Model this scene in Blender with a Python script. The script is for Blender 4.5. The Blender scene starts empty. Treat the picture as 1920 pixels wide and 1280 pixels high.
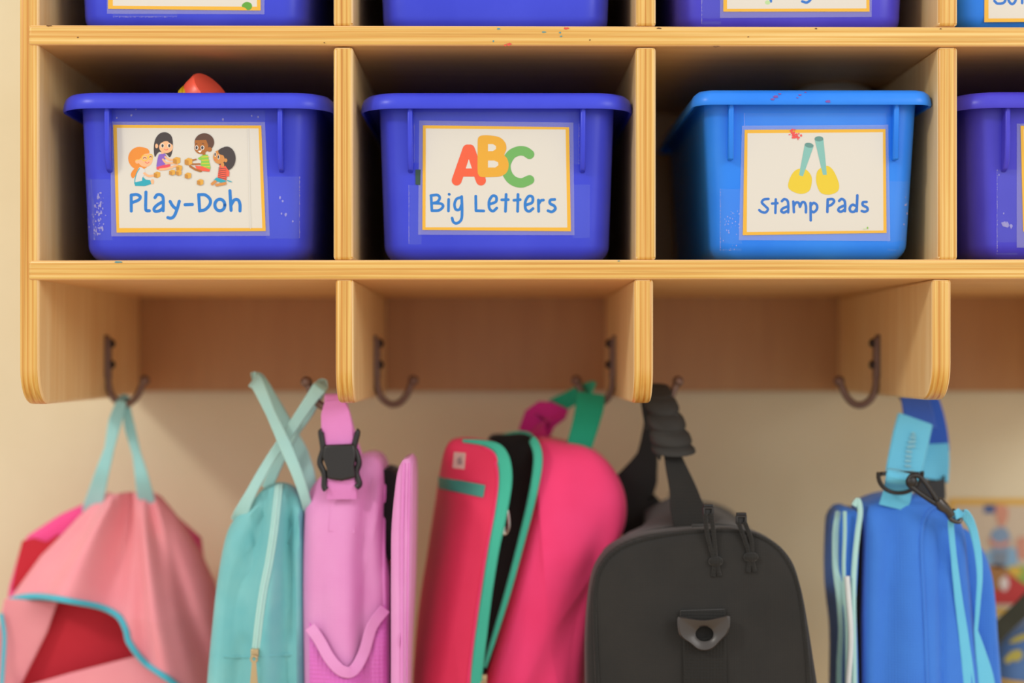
import bpy, math, random
from mathutils import Vector, Matrix
from mathutils.bvhtree import BVHTree
random.seed(7)
sc = bpy.context.scene
col = sc.collection

# ------------------------------------------------------------------ camera, world, lights, exposure
D = 1.33                 # lens to the front edge of the shelf unit
K = 0.000435             # metres per pixel at the front edge
Z0 = 1.10                # lens height
VX, VY = 941.0, 675.0    # where the lens axis meets the picture
cam_d = bpy.data.cameras.new('camera')
cam = bpy.data.objects.new('camera', cam_d)
col.objects.link(cam)
cam.location = (0, -D, Z0)
cam.rotation_euler = (math.pi / 2, 0, 0)
cam_d.sensor_width = 36.0
cam_d.lens = 36.0 * (D / K) / 1920.0
cam_d.shift_x = (960 - VX) / 1920.0
cam_d.shift_y = (VY - 640) / 1920.0
cam_d.clip_start = 0.05
cam_d.dof.use_dof = True
cam_d.dof.focus_distance = D
cam_d.dof.aperture_fstop = 1.7
sc.camera = cam

world = bpy.data.worlds.new('world')
sc.world = world
world.use_nodes = True
bg = world.node_tree.nodes['Background']
bg.inputs['Color'].default_value = (1.0, 0.985, 0.95, 1)
bg.inputs['Strength'].default_value = 1.12

def area(name, loc, target, size, power, color, size_y=None):
    d = bpy.data.lights.new(name, 'AREA')
    d.energy = power
    d.color = color
    d.size = size
    if size_y:
        d.shape = 'RECTANGLE'
        d.size_y = size_y
    o = bpy.data.objects.new(name, d)
    col.objects.link(o)
    o.location = loc
    o.rotation_euler = (Vector(target) - Vector(loc)).to_track_quat('-Z', 'Y').to_euler()
    return o

area('key_ceiling_light', (-1.95, -1.80, Z0 + 1.55), (0, 0.1, Z0), 0.36, 27, (1.0, 0.965, 0.87))
area('right_ceiling_light', (2.1, -2.1, Z0 + 1.1), (0, 0.1, Z0), 1.1, 24, (1.0, 0.98, 0.94))

sc.view_settings.view_transform = 'Standard'
sc.view_settings.look = 'None'
sc.view_settings.gamma = 1.0
sc.view_settings.use_curve_mapping = False
sc.view_settings.exposure = -0.14

# ------------------------------------------------------------------ geometry helpers
def P(px, py, y=0.0):
    s = K * (D + y) / D
    return Vector(((px - VX) * s, y, Z0 + (VY - py) * s))

ORG = {}

def tag(o, label, cat, group=None):
    o['label'] = label
    o['category'] = cat
    if group:
        o['group'] = group
    return o

def thing(name, loc, label, cat, group=None):
    o = bpy.data.objects.new(name, None)
    o.empty_display_size = 0.02
    col.objects.link(o)
    o.location = loc
    ORG[o.name] = Vector(loc)
    return tag(o, label, cat, group)

def catmull(pts, n=8, closed=False):
    pts = [Vector(p) for p in pts]
    L = len(pts)
    if L < 3 and not closed:
        return [pts[0].lerp(pts[-1], i / n) for i in range(n + 1)]
    out = []
    segs = L if closed else L - 1
    for i in range(segs):
        if closed:
            p0, p1, p2, p3 = (pts[(i + k - 1) % L] for k in range(4))
        else:
            p1, p2 = pts[i], pts[i + 1]
            p0 = pts[i - 1] if i else p1 * 2 - p2
            p3 = pts[i + 2] if i + 2 < L else p2 * 2 - p1
        for j in range(n):
            t = j / n
            out.append(0.5 * ((2 * p1) + (p2 - p0) * t + (2 * p0 - 5 * p1 + 4 * p2 - p3) * t * t
                              + (3 * p1 - p0 - 3 * p2 + p3) * t * t * t))
    if not closed:
        out.append(pts[-1].copy())
    return out

def resample(pts, n, closed=True):
    pts = [Vector(p) for p in pts]
    if closed:
        pts = pts + [pts[0]]
    d = [0.0]
    for a, b in zip(pts, pts[1:]):
        d.append(d[-1] + (b - a).length)
    out = []
    k = 0
    for i in range(n):
        t = d[-1] * i / (n if closed else n - 1)
        while k < len(d) - 2 and d[k + 1] < t:
            k += 1
        u = (t - d[k]) / max(d[k + 1] - d[k], 1e-9)
        out.append(pts[k].lerp(pts[k + 1], min(u, 1)))
    return out

class MB:
    def __init__(self):
        self.v, self.f, self.m = [], [], []

    def add(self, pts):
        i = len(self.v)
        self.v += [Vector(p) for p in pts]
        return list(range(i, i + len(pts)))

    def face(self, ids, mat=0):
        self.f.append(tuple(ids))
        self.m.append(mat)

    def poly(self, pts, mat=0):
        self.face(self.add(pts), mat)

    def loft(self, rings, mat=0, cap0=True, cap1=True, closed=True):
        ids = [self.add(r) for r in rings]
        n = len(ids[0])
        for a, b in zip(ids, ids[1:]):
            for i in range(n if closed else n - 1):
                j = (i + 1) % n
                self.face((a[i], a[j], b[j], b[i]), mat)
        if cap0:
            self.face(ids[0][::-1], mat)
        if cap1:
            self.face(ids[-1], mat)
        return ids

    def box(self, lo, hi, mat=0, mats=None):
        x0, y0, z0 = lo
        x1, y1, z1 = hi
        i = self.add([(x0, y0, z0), (x1, y0, z0), (x1, y1, z0), (x0, y1, z0),
                      (x0, y0, z1), (x1, y0, z1), (x1, y1, z1), (x0, y1, z1)])
        fs = {'b': (3, 2, 1, 0), 't': (4, 5, 6, 7), 'f': (0, 1, 5, 4), 'k': (2, 3, 7, 6), 'l': (3, 0, 4, 7), 'r': (1, 2, 6, 5)}
        for key, f in fs.items():
            self.face([i[q] for q in f], (mats or {}).get(key, mat))

    def prism(self, pts, vec, mat=0, side=None, back=None):
        vec = Vector(vec)
        a = self.add(pts)
        b = self.add([Vector(p) + vec for p in pts])
        n = len(a)
        self.face(a, mat)
        self.face(b[::-1], mat if back is None else back)
        for i in range(n):
            j = (i + 1) % n
            self.face((a[j], a[i], b[i], b[j]), mat if side is None else side)

    def tube(self, pts, r, n=10, mat=0, caps=True, flat=1.0):
        pts = [Vector(p) for p in pts]
        rr = r if isinstance(r, (list, tuple)) else [r] * len(pts)
        rings = []
        up = None
        for i, p in enumerate(pts):
            t = (pts[min(i + 1, len(pts) - 1)] - pts[max(i - 1, 0)])
            t = t.normalized() if t.length > 1e-9 else Vector((0, 0, 1))
            if up is None:
                up = Vector((0, 1, 0)) if abs(t.y) < 0.9 else Vector((1, 0, 0))
            a = t.cross(up)
            a = a.normalized() if a.length > 1e-6 else Vector((1, 0, 0))
            b = a.cross(t).normalized()
            up = b
            rings.append([p + a * math.cos(2 * math.pi * k / n) * rr[i] + b * math.sin(2 * math.pi * k / n) * rr[i] * flat
                          for k in range(n)])
        self.loft(rings, mat, caps, caps)

    def torus(self, c, ax1, ax2, R1, R2, r, n=40, m=10, mat=0, a0=0, a1=2 * math.pi):
        c, ax1, ax2 = Vector(c), Vector(ax1), Vector(ax2)
        pts = [c + ax1 * R1 * math.cos(a0 + (a1 - a0) * k / n) + ax2 * R2 * math.sin(a0 + (a1 - a0) * k / n) for k in range(n + 1)]
        self.tube(pts, r, m, mat)

    def ribbon(self, pts, widths, thick=0.0014, mat=0, side=None, edge_soft=True):
        """A strap: flat band along pts. side = direction(s) across the band."""
        pts = [Vector(p) for p in pts]
        n = len(pts)
        w = widths if isinstance(widths, (list, tuple)) else [widths] * n
        if len(w) != n:
            w = [w[0] + (w[-1] - w[0]) * 0 for _ in pts] if len(w) == 1 else [
                w[min(int(i / (n - 1) * (len(w) - 1)), len(w) - 2)] * (1 - (i / (n - 1) * (len(w) - 1) - min(int(i / (n - 1) * (len(w) - 1)), len(w) - 2)))
                + w[min(int(i / (n - 1) * (len(w) - 1)), len(w) - 2) + 1] * (i / (n - 1) * (len(w) - 1) - min(int(i / (n - 1) * (len(w) - 1)), len(w) - 2))
                for i in range(n)]
        rings = []
        for i, p in enumerate(pts):
            t = (pts[min(i + 1, n - 1)] - pts[max(i - 1, 0)]).normalized()
            if side is None:
                a = t.cross(Vector((0, 1, 0)))
                if a.length < 1e-4:
                    a = Vector((1, 0, 0))
            else:
                sd = side[i] if isinstance(side, list) else side
                a = Vector(sd)
                a = a - t * a.dot(t)
            a.normalize()
            nn = t.cross(a).normalized()
            h = w[i] / 2
            k = thick / 2
            rings.append([p + a * (h - k) + nn * k, p + a * h, p + a * (h - k) - nn * k,
                          p - a * (h - k) - nn * k, p - a * h, p - a * (h - k) + nn * k])
        self.loft(rings, mat)

    def sphere(self, c, r, mat=0, nu=16, nv=10, sx=(1, 1, 1)):
        c = Vector(c)
        rings = []
        for j in range(1, nv):
            th = math.pi * j / nv
            rings.append([c + Vector((r * sx[0] * math.sin(th) * math.cos(2 * math.pi * i / nu),
                                      r * sx[1] * math.sin(th) * math.sin(2 * math.pi * i / nu),
                                      r * sx[2] * math.cos(th))) for i in range(nu)])
        self.loft(rings, mat)

    def pillow(self, outline, y, yf, yb, rf=0.01, rb=0.008, bulge=0.0, mat=0, n=96, smooth=True, fold=None, tilt=(0, 0), rings_in=7, matb=None):
        """A padded panel: the outline (pixel points taken at depth y) gets real thickness from yf to yb, rounded edges and a belly."""
        pts = [Vector((a, b, 0)) for a, b in outline]
        if smooth:
            pts = catmull(pts, 8, True)
        pts = resample(pts, n, True)
        w = [P(p.x, p.y, y) for p in pts]
        cx = sum(p.x for p in w) / n
        cz = sum(p.z for p in w) / n
        hw = (max(p.x for p in w) - min(p.x for p in w)) / 2
        prof = []
        for i in range(rings_in):
            s = i / rings_in
            prof.append(((1 - rf / hw) * (0.04 + 0.96 * s), yf - bulge * (1 - s * s)))
        for i in range(6):
            a = i / 5 * math.pi / 2
            prof.append((1 - rf / hw * (1 - math.sin(a)), yf + rf * (1 - math.cos(a))))
        nb = len(prof)
        for i in range(5):
            a = i / 4 * math.pi / 2
            prof.append((1 - rb / hw * (1 - math.cos(a)), yb - rb * (1 - math.sin(a))))
        prof.append((0.5, yb))
        prof.append((0.03, yb))
        rings = []
        for s, yy in prof:
            ring = []
            for p in w:
                q = Vector((cx + (p.x - cx) * s, yy, cz + (p.z - cz) * s))
                q.y += tilt[0] * (q.x - cx) + tilt[1] * (q.z - cz)
                if fold:
                    sy = K * (D + y) / D
                    q.y += fold(VX + q.x / sy, VY - (q.z - Z0) / sy, s)
                ring.append(q)
            rings.append(ring)
        ids = [self.add(r) for r in rings]
        for k, (a, b) in enumerate(zip(ids, ids[1:])):
            for i in range(n):
                j = (i + 1) % n
                self.face((a[j], a[i], b[i], b[j]), mat if (matb is None or k < nb) else matb)
        self.face(ids[0], mat)
        self.face(ids[-1][::-1], mat)

    def bvh(self):
        return BVHTree.FromPolygons([tuple(v) for v in self.v], self.f)

    def build(self, name, mats, parent=None, angle=40, bevel=None, seg=2, smooth=True):
        me = bpy.data.meshes.new(name)
        off = ORG.get(parent.name, Vector((0, 0, 0))) if parent else Vector((0, 0, 0))
        me.from_pydata([tuple(v - off) for v in self.v], [], self.f)
        if not isinstance(mats, (list, tuple)):
            mats = [mats]
        for m in mats:
            me.materials.append(m)
        me.polygons.foreach_set('material_index', self.m)
        if smooth:
            me.polygons.foreach_set('use_smooth', [True] * len(me.polygons))
            me.set_sharp_from_angle(angle=math.radians(angle))
        me.update()
        o = bpy.data.objects.new(name, me)
        col.objects.link(o)
        if parent:
            o.parent = parent
            ORG[o.name] = off
        else:
            ORG[o.name] = Vector((0, 0, 0))
        if bevel:
            b = o.modifiers.new('bevel', 'BEVEL')
            b.width = bevel
            b.segments = seg
            b.limit_method = 'ANGLE'
            b.angle_limit = math.radians(40)
        return o

CAM = Vector((0, -D, Z0))

def drape(pts, tree, off=0.001, fallback_y=0.15):
    """Lay pixel points onto a built surface, a little proud of it."""
    out = []
    for p in pts:
        d = (P(p[0], p[1], 0.0) - CAM).normalized()
        h = tree.ray_cast(CAM, d)
        if h[0] is None:
            q = P(p[0], p[1], fallback_y)
            n = tree.find_nearest(q)
            out.append(n[0] - d * off)
        else:
            out.append(h[0] - d * off)
    return out

# ------------------------------------------------------------------ materials
def lin(h):
    h = h.lstrip('#')
    c = [int(h[i:i + 2], 16) / 255 for i in (0, 2, 4)]
    return tuple(x / 12.92 if x <= 0.04045 else ((x + 0.055) / 1.055) ** 2.4 for x in c) + (1,)

def new_mat(name):
    m = bpy.data.materials.new(name)
    m.use_nodes = True
    nt = m.node_tree
    return m, nt, nt.nodes['Principled BSDF']

def noise(nt, scale, coord='Object', sc3=(1, 1, 1), detail=4, rough=0.55):
    tc = nt.nodes.new('ShaderNodeTexCoord')
    mp = nt.nodes.new('ShaderNodeMapping')
    mp.inputs['Scale'].default_value = sc3
    nt.links.new(tc.outputs[coord], mp.inputs['Vector'])
    no = nt.nodes.new('ShaderNodeTexNoise')
    no.inputs['Scale'].default_value = scale
    no.inputs['Detail'].default_value = detail
    no.inputs['Roughness'].default_value = rough
    nt.links.new(mp.outputs['Vector'], no.inputs['Vector'])
    return no, mp

def ramp(nt, src, stops):
    r = nt.nodes.new('ShaderNodeValToRGB')
    e = r.color_ramp.elements
    while len(e) < len(stops):
        e.new(0.5)
    for el, (p, c) in zip(e, stops):
        el.position = p
        el.color = c
    nt.links.new(src, r.inputs['Fac'])
    return r

def mixc(nt, a, b, fac, mode='MIX'):
    m = nt.nodes.new('ShaderNodeMix')
    m.data_type = 'RGBA'
    m.blend_type = mode
    for sock, val in ((m.inputs[0], fac), (m.inputs[6], a), (m.inputs[7], b)):
        if hasattr(val, 'is_linked') or hasattr(val, 'links'):
            nt.links.new(val, sock)
        else:
            sock.default_value = val
    return m.outputs[2]

def bump(nt, bs, src, strength=0.2, dist=0.001):
    b = nt.nodes.new('ShaderNodeBump')
    b.inputs['Strength'].default_value = strength
    b.inputs['Distance'].default_value = dist
    nt.links.new(src, b.inputs['Height'])
    nt.links.new(b.outputs['Normal'], bs.inputs['Normal'])

def plain(name, hexc, rough=0.5, metal=0.0, coat=0.0, spec=0.5):
    m, nt, bs = new_mat(name)
    bs.inputs['Base Color'].default_value = lin(hexc)
    bs.inputs['Roughness'].default_value = rough
    bs.inputs['Metallic'].default_value = metal
    bs.inputs['Coat Weight'].default_value = coat
    bs.inputs['Specular IOR Level'].default_value = spec
    return m

def plastic(name, hexc, hex2, rough=0.34):
    m, nt, bs = new_mat(name)
    no, _ = noise(nt, 14, sc3=(1, 1, 1), detail=5)
    r = ramp(nt, no.outputs['Fac'], [(0.35, lin(hexc)), (0.75, lin(hex2))])
    sc_, _ = noise(nt, 90, sc3=(1, 1, 6), detail=6, rough=0.7)          # fine pale scuffs
    rs = ramp(nt, sc_.outputs['Fac'], [(0.70, (0, 0, 0, 1)), (0.78, (0.22, 0.22, 0.22, 1))])
    c = mixc(nt, r.outputs['Color'], lin('#b9bff0'), rs.outputs['Color'])
    nt.links.new(c, bs.inputs['Base Color'])
    bs.inputs['Roughness'].default_value = rough
    bs.inputs['Specular IOR Level'].default_value = 0.35
    return m

def fabric(name, hexc, hex2=None, rough=0.85, weave=1500, bstr=0.25, sheen=0.15, patch=18):
    m, nt, bs = new_mat(name)
    no, _ = noise(nt, patch, detail=3)
    r = ramp(nt, no.outputs['Fac'], [(0.3, lin(hexc)), (0.75, lin(hex2 or hexc))])
    nt.links.new(r.outputs['Color'], bs.inputs['Base Color'])
    bs.inputs['Roughness'].default_value = rough
    bs.inputs['Sheen Weight'].default_value = sheen
    bs.inputs['Specular IOR Level'].default_value = 0.3
    tc = nt.nodes.new('ShaderNodeTexCoord')
    w1 = nt.nodes.new('ShaderNodeTexWave')
    w1.bands_direction = 'X'
    w1.inputs['Scale'].default_value = weave / 6.0
    w2 = nt.nodes.new('ShaderNodeTexWave')
    w2.bands_direction = 'Z'
    w2.inputs['Scale'].default_value = weave / 6.0
    nt.links.new(tc.outputs['Object'], w1.inputs['Vector'])
    nt.links.new(tc.outputs['Object'], w2.inputs['Vector'])
    mu = nt.nodes.new('ShaderNodeMath')
    mu.operation = 'ADD'
    nt.links.new(w1.outputs['Fac'], mu.inputs[0])
    nt.links.new(w2.outputs['Fac'], mu.inputs[1])
    bump(nt, bs, mu.outputs[0], bstr, 0.0004)
    return m

def wood_edge(name, axis):
    """Varnished plywood edge: plies run along the board; axis = direction across the plies."""
    m, nt, bs = new_mat(name)
    tc = nt.nodes.new('ShaderNodeTexCoord')
    sep = nt.nodes.new('ShaderNodeSeparateXYZ')
    nt.links.new(tc.outputs['Object'], sep.inputs[0])
    s3 = (420, 60, 5) if axis == 'X' else (5, 60, 420)
    no, _ = noise(nt, 1.0, sc3=s3, detail=6, rough=0.6)
    r1 = ramp(nt, no.outputs['Fac'], [(0.26, lin('#c4913f')), (0.5, lin('#dcb35f')), (0.74, lin('#eaca84'))])
    s4 = (150, 20, 1.2) if axis == 'X' else (1.2, 20, 150)
    n2, _ = noise(nt, 1.0, sc3=s4, detail=2, rough=0.5)
    r2 = ramp(nt, n2.outputs['Fac'], [(0.36, lin('#ecd0a0')), (0.55, (1, 1, 1, 1))])
    c = mixc(nt, r1.outputs['Color'], r2.outputs['Color'], 0.6, 'MULTIPLY')
    # plies about 2.6 mm thick
    mu = nt.nodes.new('ShaderNodeMath')
    mu.operation = 'MULTIPLY'
    mu.inputs[1].default_value = 2 * math.pi / 0.0042
    nt.links.new(sep.outputs[axis], mu.inputs[0])
    si = nt.nodes.new('ShaderNodeMath')
    si.operation = 'SINE'
    nt.links.new(mu.outputs[0], si.inputs[0])
    hf = nt.nodes.new('ShaderNodeMath')
    hf.operation = 'MULTIPLY_ADD'
    hf.inputs[1].default_value = 0.5
    hf.inputs[2].default_value = 0.5
    nt.links.new(si.outputs[0], hf.inputs[0])
    dark = lin('#eccb92') if axis == 'X' else lin('#f3dcb0')
    r3 = ramp(nt, hf.outputs[0], [(0.05, dark), (0.5, (1, 1, 1, 1))])
    c = mixc(nt, c, r3.outputs['Color'], 0.75, 'MULTIPLY')
    nt.links.new(c, bs.inputs['Base Color'])
    bs.inputs['Roughness'].default_value = 0.38
    bs.inputs['Coat Weight'].default_value = 0.25
    bs.inputs['Coat Roughness'].default_value = 0.25
    bump(nt, bs, hf.outputs[0], 0.15, 0.0004)
    return m

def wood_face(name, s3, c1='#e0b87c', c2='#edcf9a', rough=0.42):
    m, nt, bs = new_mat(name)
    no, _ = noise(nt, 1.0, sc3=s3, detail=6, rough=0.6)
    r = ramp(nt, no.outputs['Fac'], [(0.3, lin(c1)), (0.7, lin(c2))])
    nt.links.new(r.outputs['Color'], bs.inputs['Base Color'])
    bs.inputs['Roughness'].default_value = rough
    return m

M = {}
M['edge_v'] = wood_edge('plywood_edge_upright', 'X')
M['edge_h'] = wood_edge('plywood_edge_level', 'Z')
M['veneer_v'] = wood_face('birch_veneer_upright', (60, 60, 5))
M['veneer_h'] = wood_face('birch_veneer_level', (5, 60, 60), '#dca96a', '#e8ba7c')
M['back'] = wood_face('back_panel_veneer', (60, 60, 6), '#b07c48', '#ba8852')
M['blue'] = plastic('royal_blue_plastic', '#333fd2', '#3d49dc')
M['violet'] = plastic('violet_blue_plastic', '#403ac6', '#4b45d2')
M['lblue'] = plastic('bright_blue_plastic', '#1e7cf0', '#2e8af6')
M['paper'] = plain('white_card', '#d7d3ca', 0.45, coat=0.3)
M['yel'] = plain('yellow_border', '#e6b02a', 0.5, coat=0.3)
M['ink'] = plain('blue_ink', '#1f78cc', 0.55)
M['ink2'] = plain('deep_blue_ink', '#2a70c8', 0.55)
M['brass'] = plain('brass_metal', '#c4ae86', 0.38, 0.75)
M['steel'] = plain('bright_steel', '#c8c4bc', 0.25, 1.0)
M['hook'] = plain('brown_hook_metal', '#74594e', 0.42, 0.4)
M['screw'] = plain('dark_screw_metal', '#3a2f2c', 0.4, 0.6)
M['blackpl'] = plain('black_plastic', '#1d1b1c', 0.38)

def film_mat(name, alpha, tint):
    m, nt, bs = new_mat(name)
    bs.inputs['Base Color'].default_value = lin(tint)
    bs.inputs['Roughness'].default_value = 0.25
    bs.inputs['Alpha'].default_value = alpha
    return m
M['film'] = film_mat('clear_laminate', 0.26, '#cfd0e6')
M['tape'] = film_mat('clear_tape', 0.05, '#bcd6e6')
M['tape_edge'] = film_mat('frayed_tape_edge', 0.45, '#c9c6ee')

# ------------------------------------------------------------------ the setting
WALL_Y = 0.386
m, nt, bs = new_mat('cream_wall_paint')
no, _ = noise(nt, 9, detail=4)
r = ramp(nt, no.outputs['Fac'], [(0.3, lin('#dccfae')), (0.7, lin('#e1d5b6'))])
nt.links.new(r.outputs['Color'], bs.inputs['Base Color'])
bs.inputs['Roughness'].default_value = 0.7
n2, _ = noise(nt, 300, detail=3)
bump(nt, bs, n2.outputs['Fac'], 0.12, 0.0006)
M['wall'] = m
b = MB()
b.box((-2.4, WALL_Y, 0), (2.8, WALL_Y + 0.1, 2.6))
wall = b.build('wall_back', M['wall'])
wall['kind'] = 'structure'
m, nt, bs = new_mat('tan_floor')
no, _ = noise(nt, 12, detail=5)
r = ramp(nt, no.outputs['Fac'], [(0.3, lin('#cdb08c')), (0.7, lin('#d8bd9a'))])
nt.links.new(r.outputs['Color'], bs.inputs['Base Color'])
bs.inputs['Roughness'].default_value = 0.5
M['floor'] = m
b = MB()
b.box((-2.4, -3.2, -0.05), (2.8, WALL_Y + 0.1, 0))
fl = b.build('floor', M['floor'])
fl['kind'] = 'structure'

# ------------------------------------------------------------------ the coat locker unit
BACK_Y = 0.372
unit = thing('coat_locker', P(900, 760, 0.19), 'pale varnished plywood wall locker with cubbies above a row of coat hooks', 'locker')
XL, XR = 36, 2362          # outer ends, pixels at the front
VM = [M['edge_v'], M['veneer_v']]
HM = [M['edge_h'], M['veneer_h']]
Xpx = lambda px: (px - VX) * K
Zpx = lambda py: Z0 + (VY - py) * K

def upright(name, x0, x1, ytop, ybot, foot):
    """Vertical plywood board; when foot is set the lower front corner is rounded."""
    b = MB()
    X0, X1, zt, zb = Xpx(x0), Xpx(x1), Zpx(ytop), Zpx(ybot)
    prof = [(0.0, zt)]
    if foot:
        R = 0.030
        for i in range(9):
            a = i / 8 * math.pi / 2
            prof.append((R * (1 - math.cos(a)), zb + R - R * math.sin(a)))
        prof.append((BACK_Y, zb + 0.0))
    else:
        prof += [(0.0, zb), (BACK_Y, zb)]
    prof.append((BACK_Y, zt))
    A = b.add([(X0, y, z) for y, z in prof])
    B = b.add([(X1, y, z) for y, z in prof])
    n = len(A)
    b.face(A, 1)
    b.face(B[::-1], 1)
    for i in range(n):
        j = (i + 1) % n
        b.face((A[j], A[i], B[i], B[j]), 0 if i < n - 3 or (not foot and i < 1) else 1)
    return b.build(name, VM, unit, bevel=0.0028, seg=3, angle=30)

TOP = -345
upright('side_panel', XL, 73, TOP - 40, 759, True)
upright('side_panel', XR - 37, XR, TOP - 40, 752, True)

def shelf(name, x0, x1, yl0, yl1, yr0, yr1, y0=-0.0015):
    b = MB()
    def zz(yl, yr, x):
        return Zpx(yl + (yr - yl) * (x - 60) / (1900 - 60))
    A = [(Xpx(x0), y0, zz(yl1, yr1, x0)), (Xpx(x1), y0, zz(yl1, yr1, x1)),
         (Xpx(x1), y0, zz(yl0, yr0, x1)), (Xpx(x0), y0, zz(yl0, yr0, x0))]
    b.prism(A, (0, BACK_Y - y0, 0), 0, 1, 1)
    return b.build(name, HM, unit, bevel=0.0022, seg=3)

shelf('shelf', 54, XR - 20, 47, 85, 51, 88)
shelf('shelf', 54, XR - 20, 488, 525, 486, 523)
shelf('top_board', 54, XR - 20, TOP - 38, TOP, TOP - 38, TOP)

for x0, x1 in ((625, 662), (1192, 1230), (1759, 1796)):
    upright('divider', x0, x1, TOP, 49, False)
    upright('divider', x0, x1, 88, 487.5, False)
for x0, x1, yb in ((629, 663, 757), (1189, 1225, 757), (1748, 1784, 751)):
    upright('hook_partition', x0, x1, 523, yb, True)
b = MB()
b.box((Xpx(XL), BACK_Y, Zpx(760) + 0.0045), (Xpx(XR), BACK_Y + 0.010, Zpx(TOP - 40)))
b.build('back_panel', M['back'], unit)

HOOKS = {}
def hook(key, face_px, y, sgn):
    X = Xpx(face_px)
    zt = Z0 + 0.0218
    b = MB()
    prof = [(1.9, -1), (1.9, -14), (1.9, -30), (2.2, -40), (3.6, -50), (8.0, -58.5), (16, -63.5), (24, -62), (30.5, -55), (34.5, -46), (37, -41)]
    pts = catmull([Vector((X + sgn * a / 1000, y, zt + c / 1000)) for a, c in prof], 5)
    n = len(pts)
    rad = [0.0042 if i < n * 0.28 else 0.0034 for i in range(n)]
    # flat plate above, round bar below
    b.tube(pts, rad, 12, 0)
    b.box((min(X, X + sgn * 0.0028), y - 0.0065, zt - 0.038), (max(X, X + sgn * 0.0028), y + 0.0065, zt + 0.002))
    b.sphere(pts[-1], 0.0052, 0)
    h = b.build('hook', M['hook'], unit, bevel=0.0008)
    for dz in (0.006, 0.026):
        s = MB()
        c = Vector((X + sgn * 0.0062, y, zt - dz))
        s.sphere(c, 0.0042, 0, sx=(0.75, 1, 1))
        s.build('screw', M['screw'], h)
    HOOKS[key] = (X + sgn * 0.0165, y, zt - 0.0635)
hook('a', 73, 0.224, 1)
hook('b', 629, 0.112, -1)
hook('c', 663, 0.214, 1)
hook('d', 1189, 0.220, -1)
hook('e', 1225, 0.157, 1)
hook('f', 1748, 0.188, -1)
hook('g', 1784, 0.188, 1)
hook('h', 2325, 0.214, -1)

# little paint marks and splinters on the shelf fronts, each a dab on the varnish
def dabs(name, mat, spots, label):
    for (x, y, rx, ry) in spots:
        b = MB()
        k = 11
        ph = random.uniform(0, 6)
        b.poly([P(x + rx * math.cos(2 * math.pi * i / k) * (0.8 + 0.25 * math.sin(3 * i + ph)), y + ry * math.sin(2 * math.pi * i / k) * (0.8 + 0.3 * math.sin(2 * i + ph)), -0.0018) for i in range(k)])
        o = b.build(name, mat, unit)
        o['label'] = label
dabs('paint_mark', plain('red_paint', '#d8503a', 0.6), [(954, 83, 6, 3), (1062, 53, 6, 2.5), (947, 85, 3, 2)], 'red paint dab on the shelf edge')
dabs('paint_mark', plain('teal_paint', '#4f8f98', 0.6), [(1020, 60, 5, 1.6), (1050, 61, 2.5, 2), (1052, 68, 3, 1.5), (935, 54, 4, 2), (925, 77, 2, 2), (222, 491, 9, 2), (1160, 489, 3, 1)], 'blue green paint dab on the shelf edge')
dabs('wood_knot', plain('dark_knot', '#6a4522', 0.7), [(92, 48, 7, 1.5), (146, 70, 2, 1.5), (1106, 75, 1.6, 1.6), (1236, 53, 6, 1.4), (1403, 69, 2, 1.2), (1343, 87.5, 8, 1.5), (1530, 53.5, 3, 1.4), (1764, 54, 3, 1.2), (608, 80, 2, 1.2)], 'dark knot in the shelf edge')

# ------------------------------------------------------------------ storage bins
def rring(cx, hw, y0, y1, r, z, n=7):
    out = []
    for (ox, oy, a0) in ((cx + hw - r, y0 + r, -90), (cx + hw - r, y1 - r, 0), (cx - hw + r, y1 - r, 90), (cx - hw + r, y0 + r, 180)):
        for i in range(n + 1):
            a = math.radians(a0 + 90 * i / n)
            out.append(Vector((ox + r * math.cos(a), oy + r * math.sin(a), z)))
    return out

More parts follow.
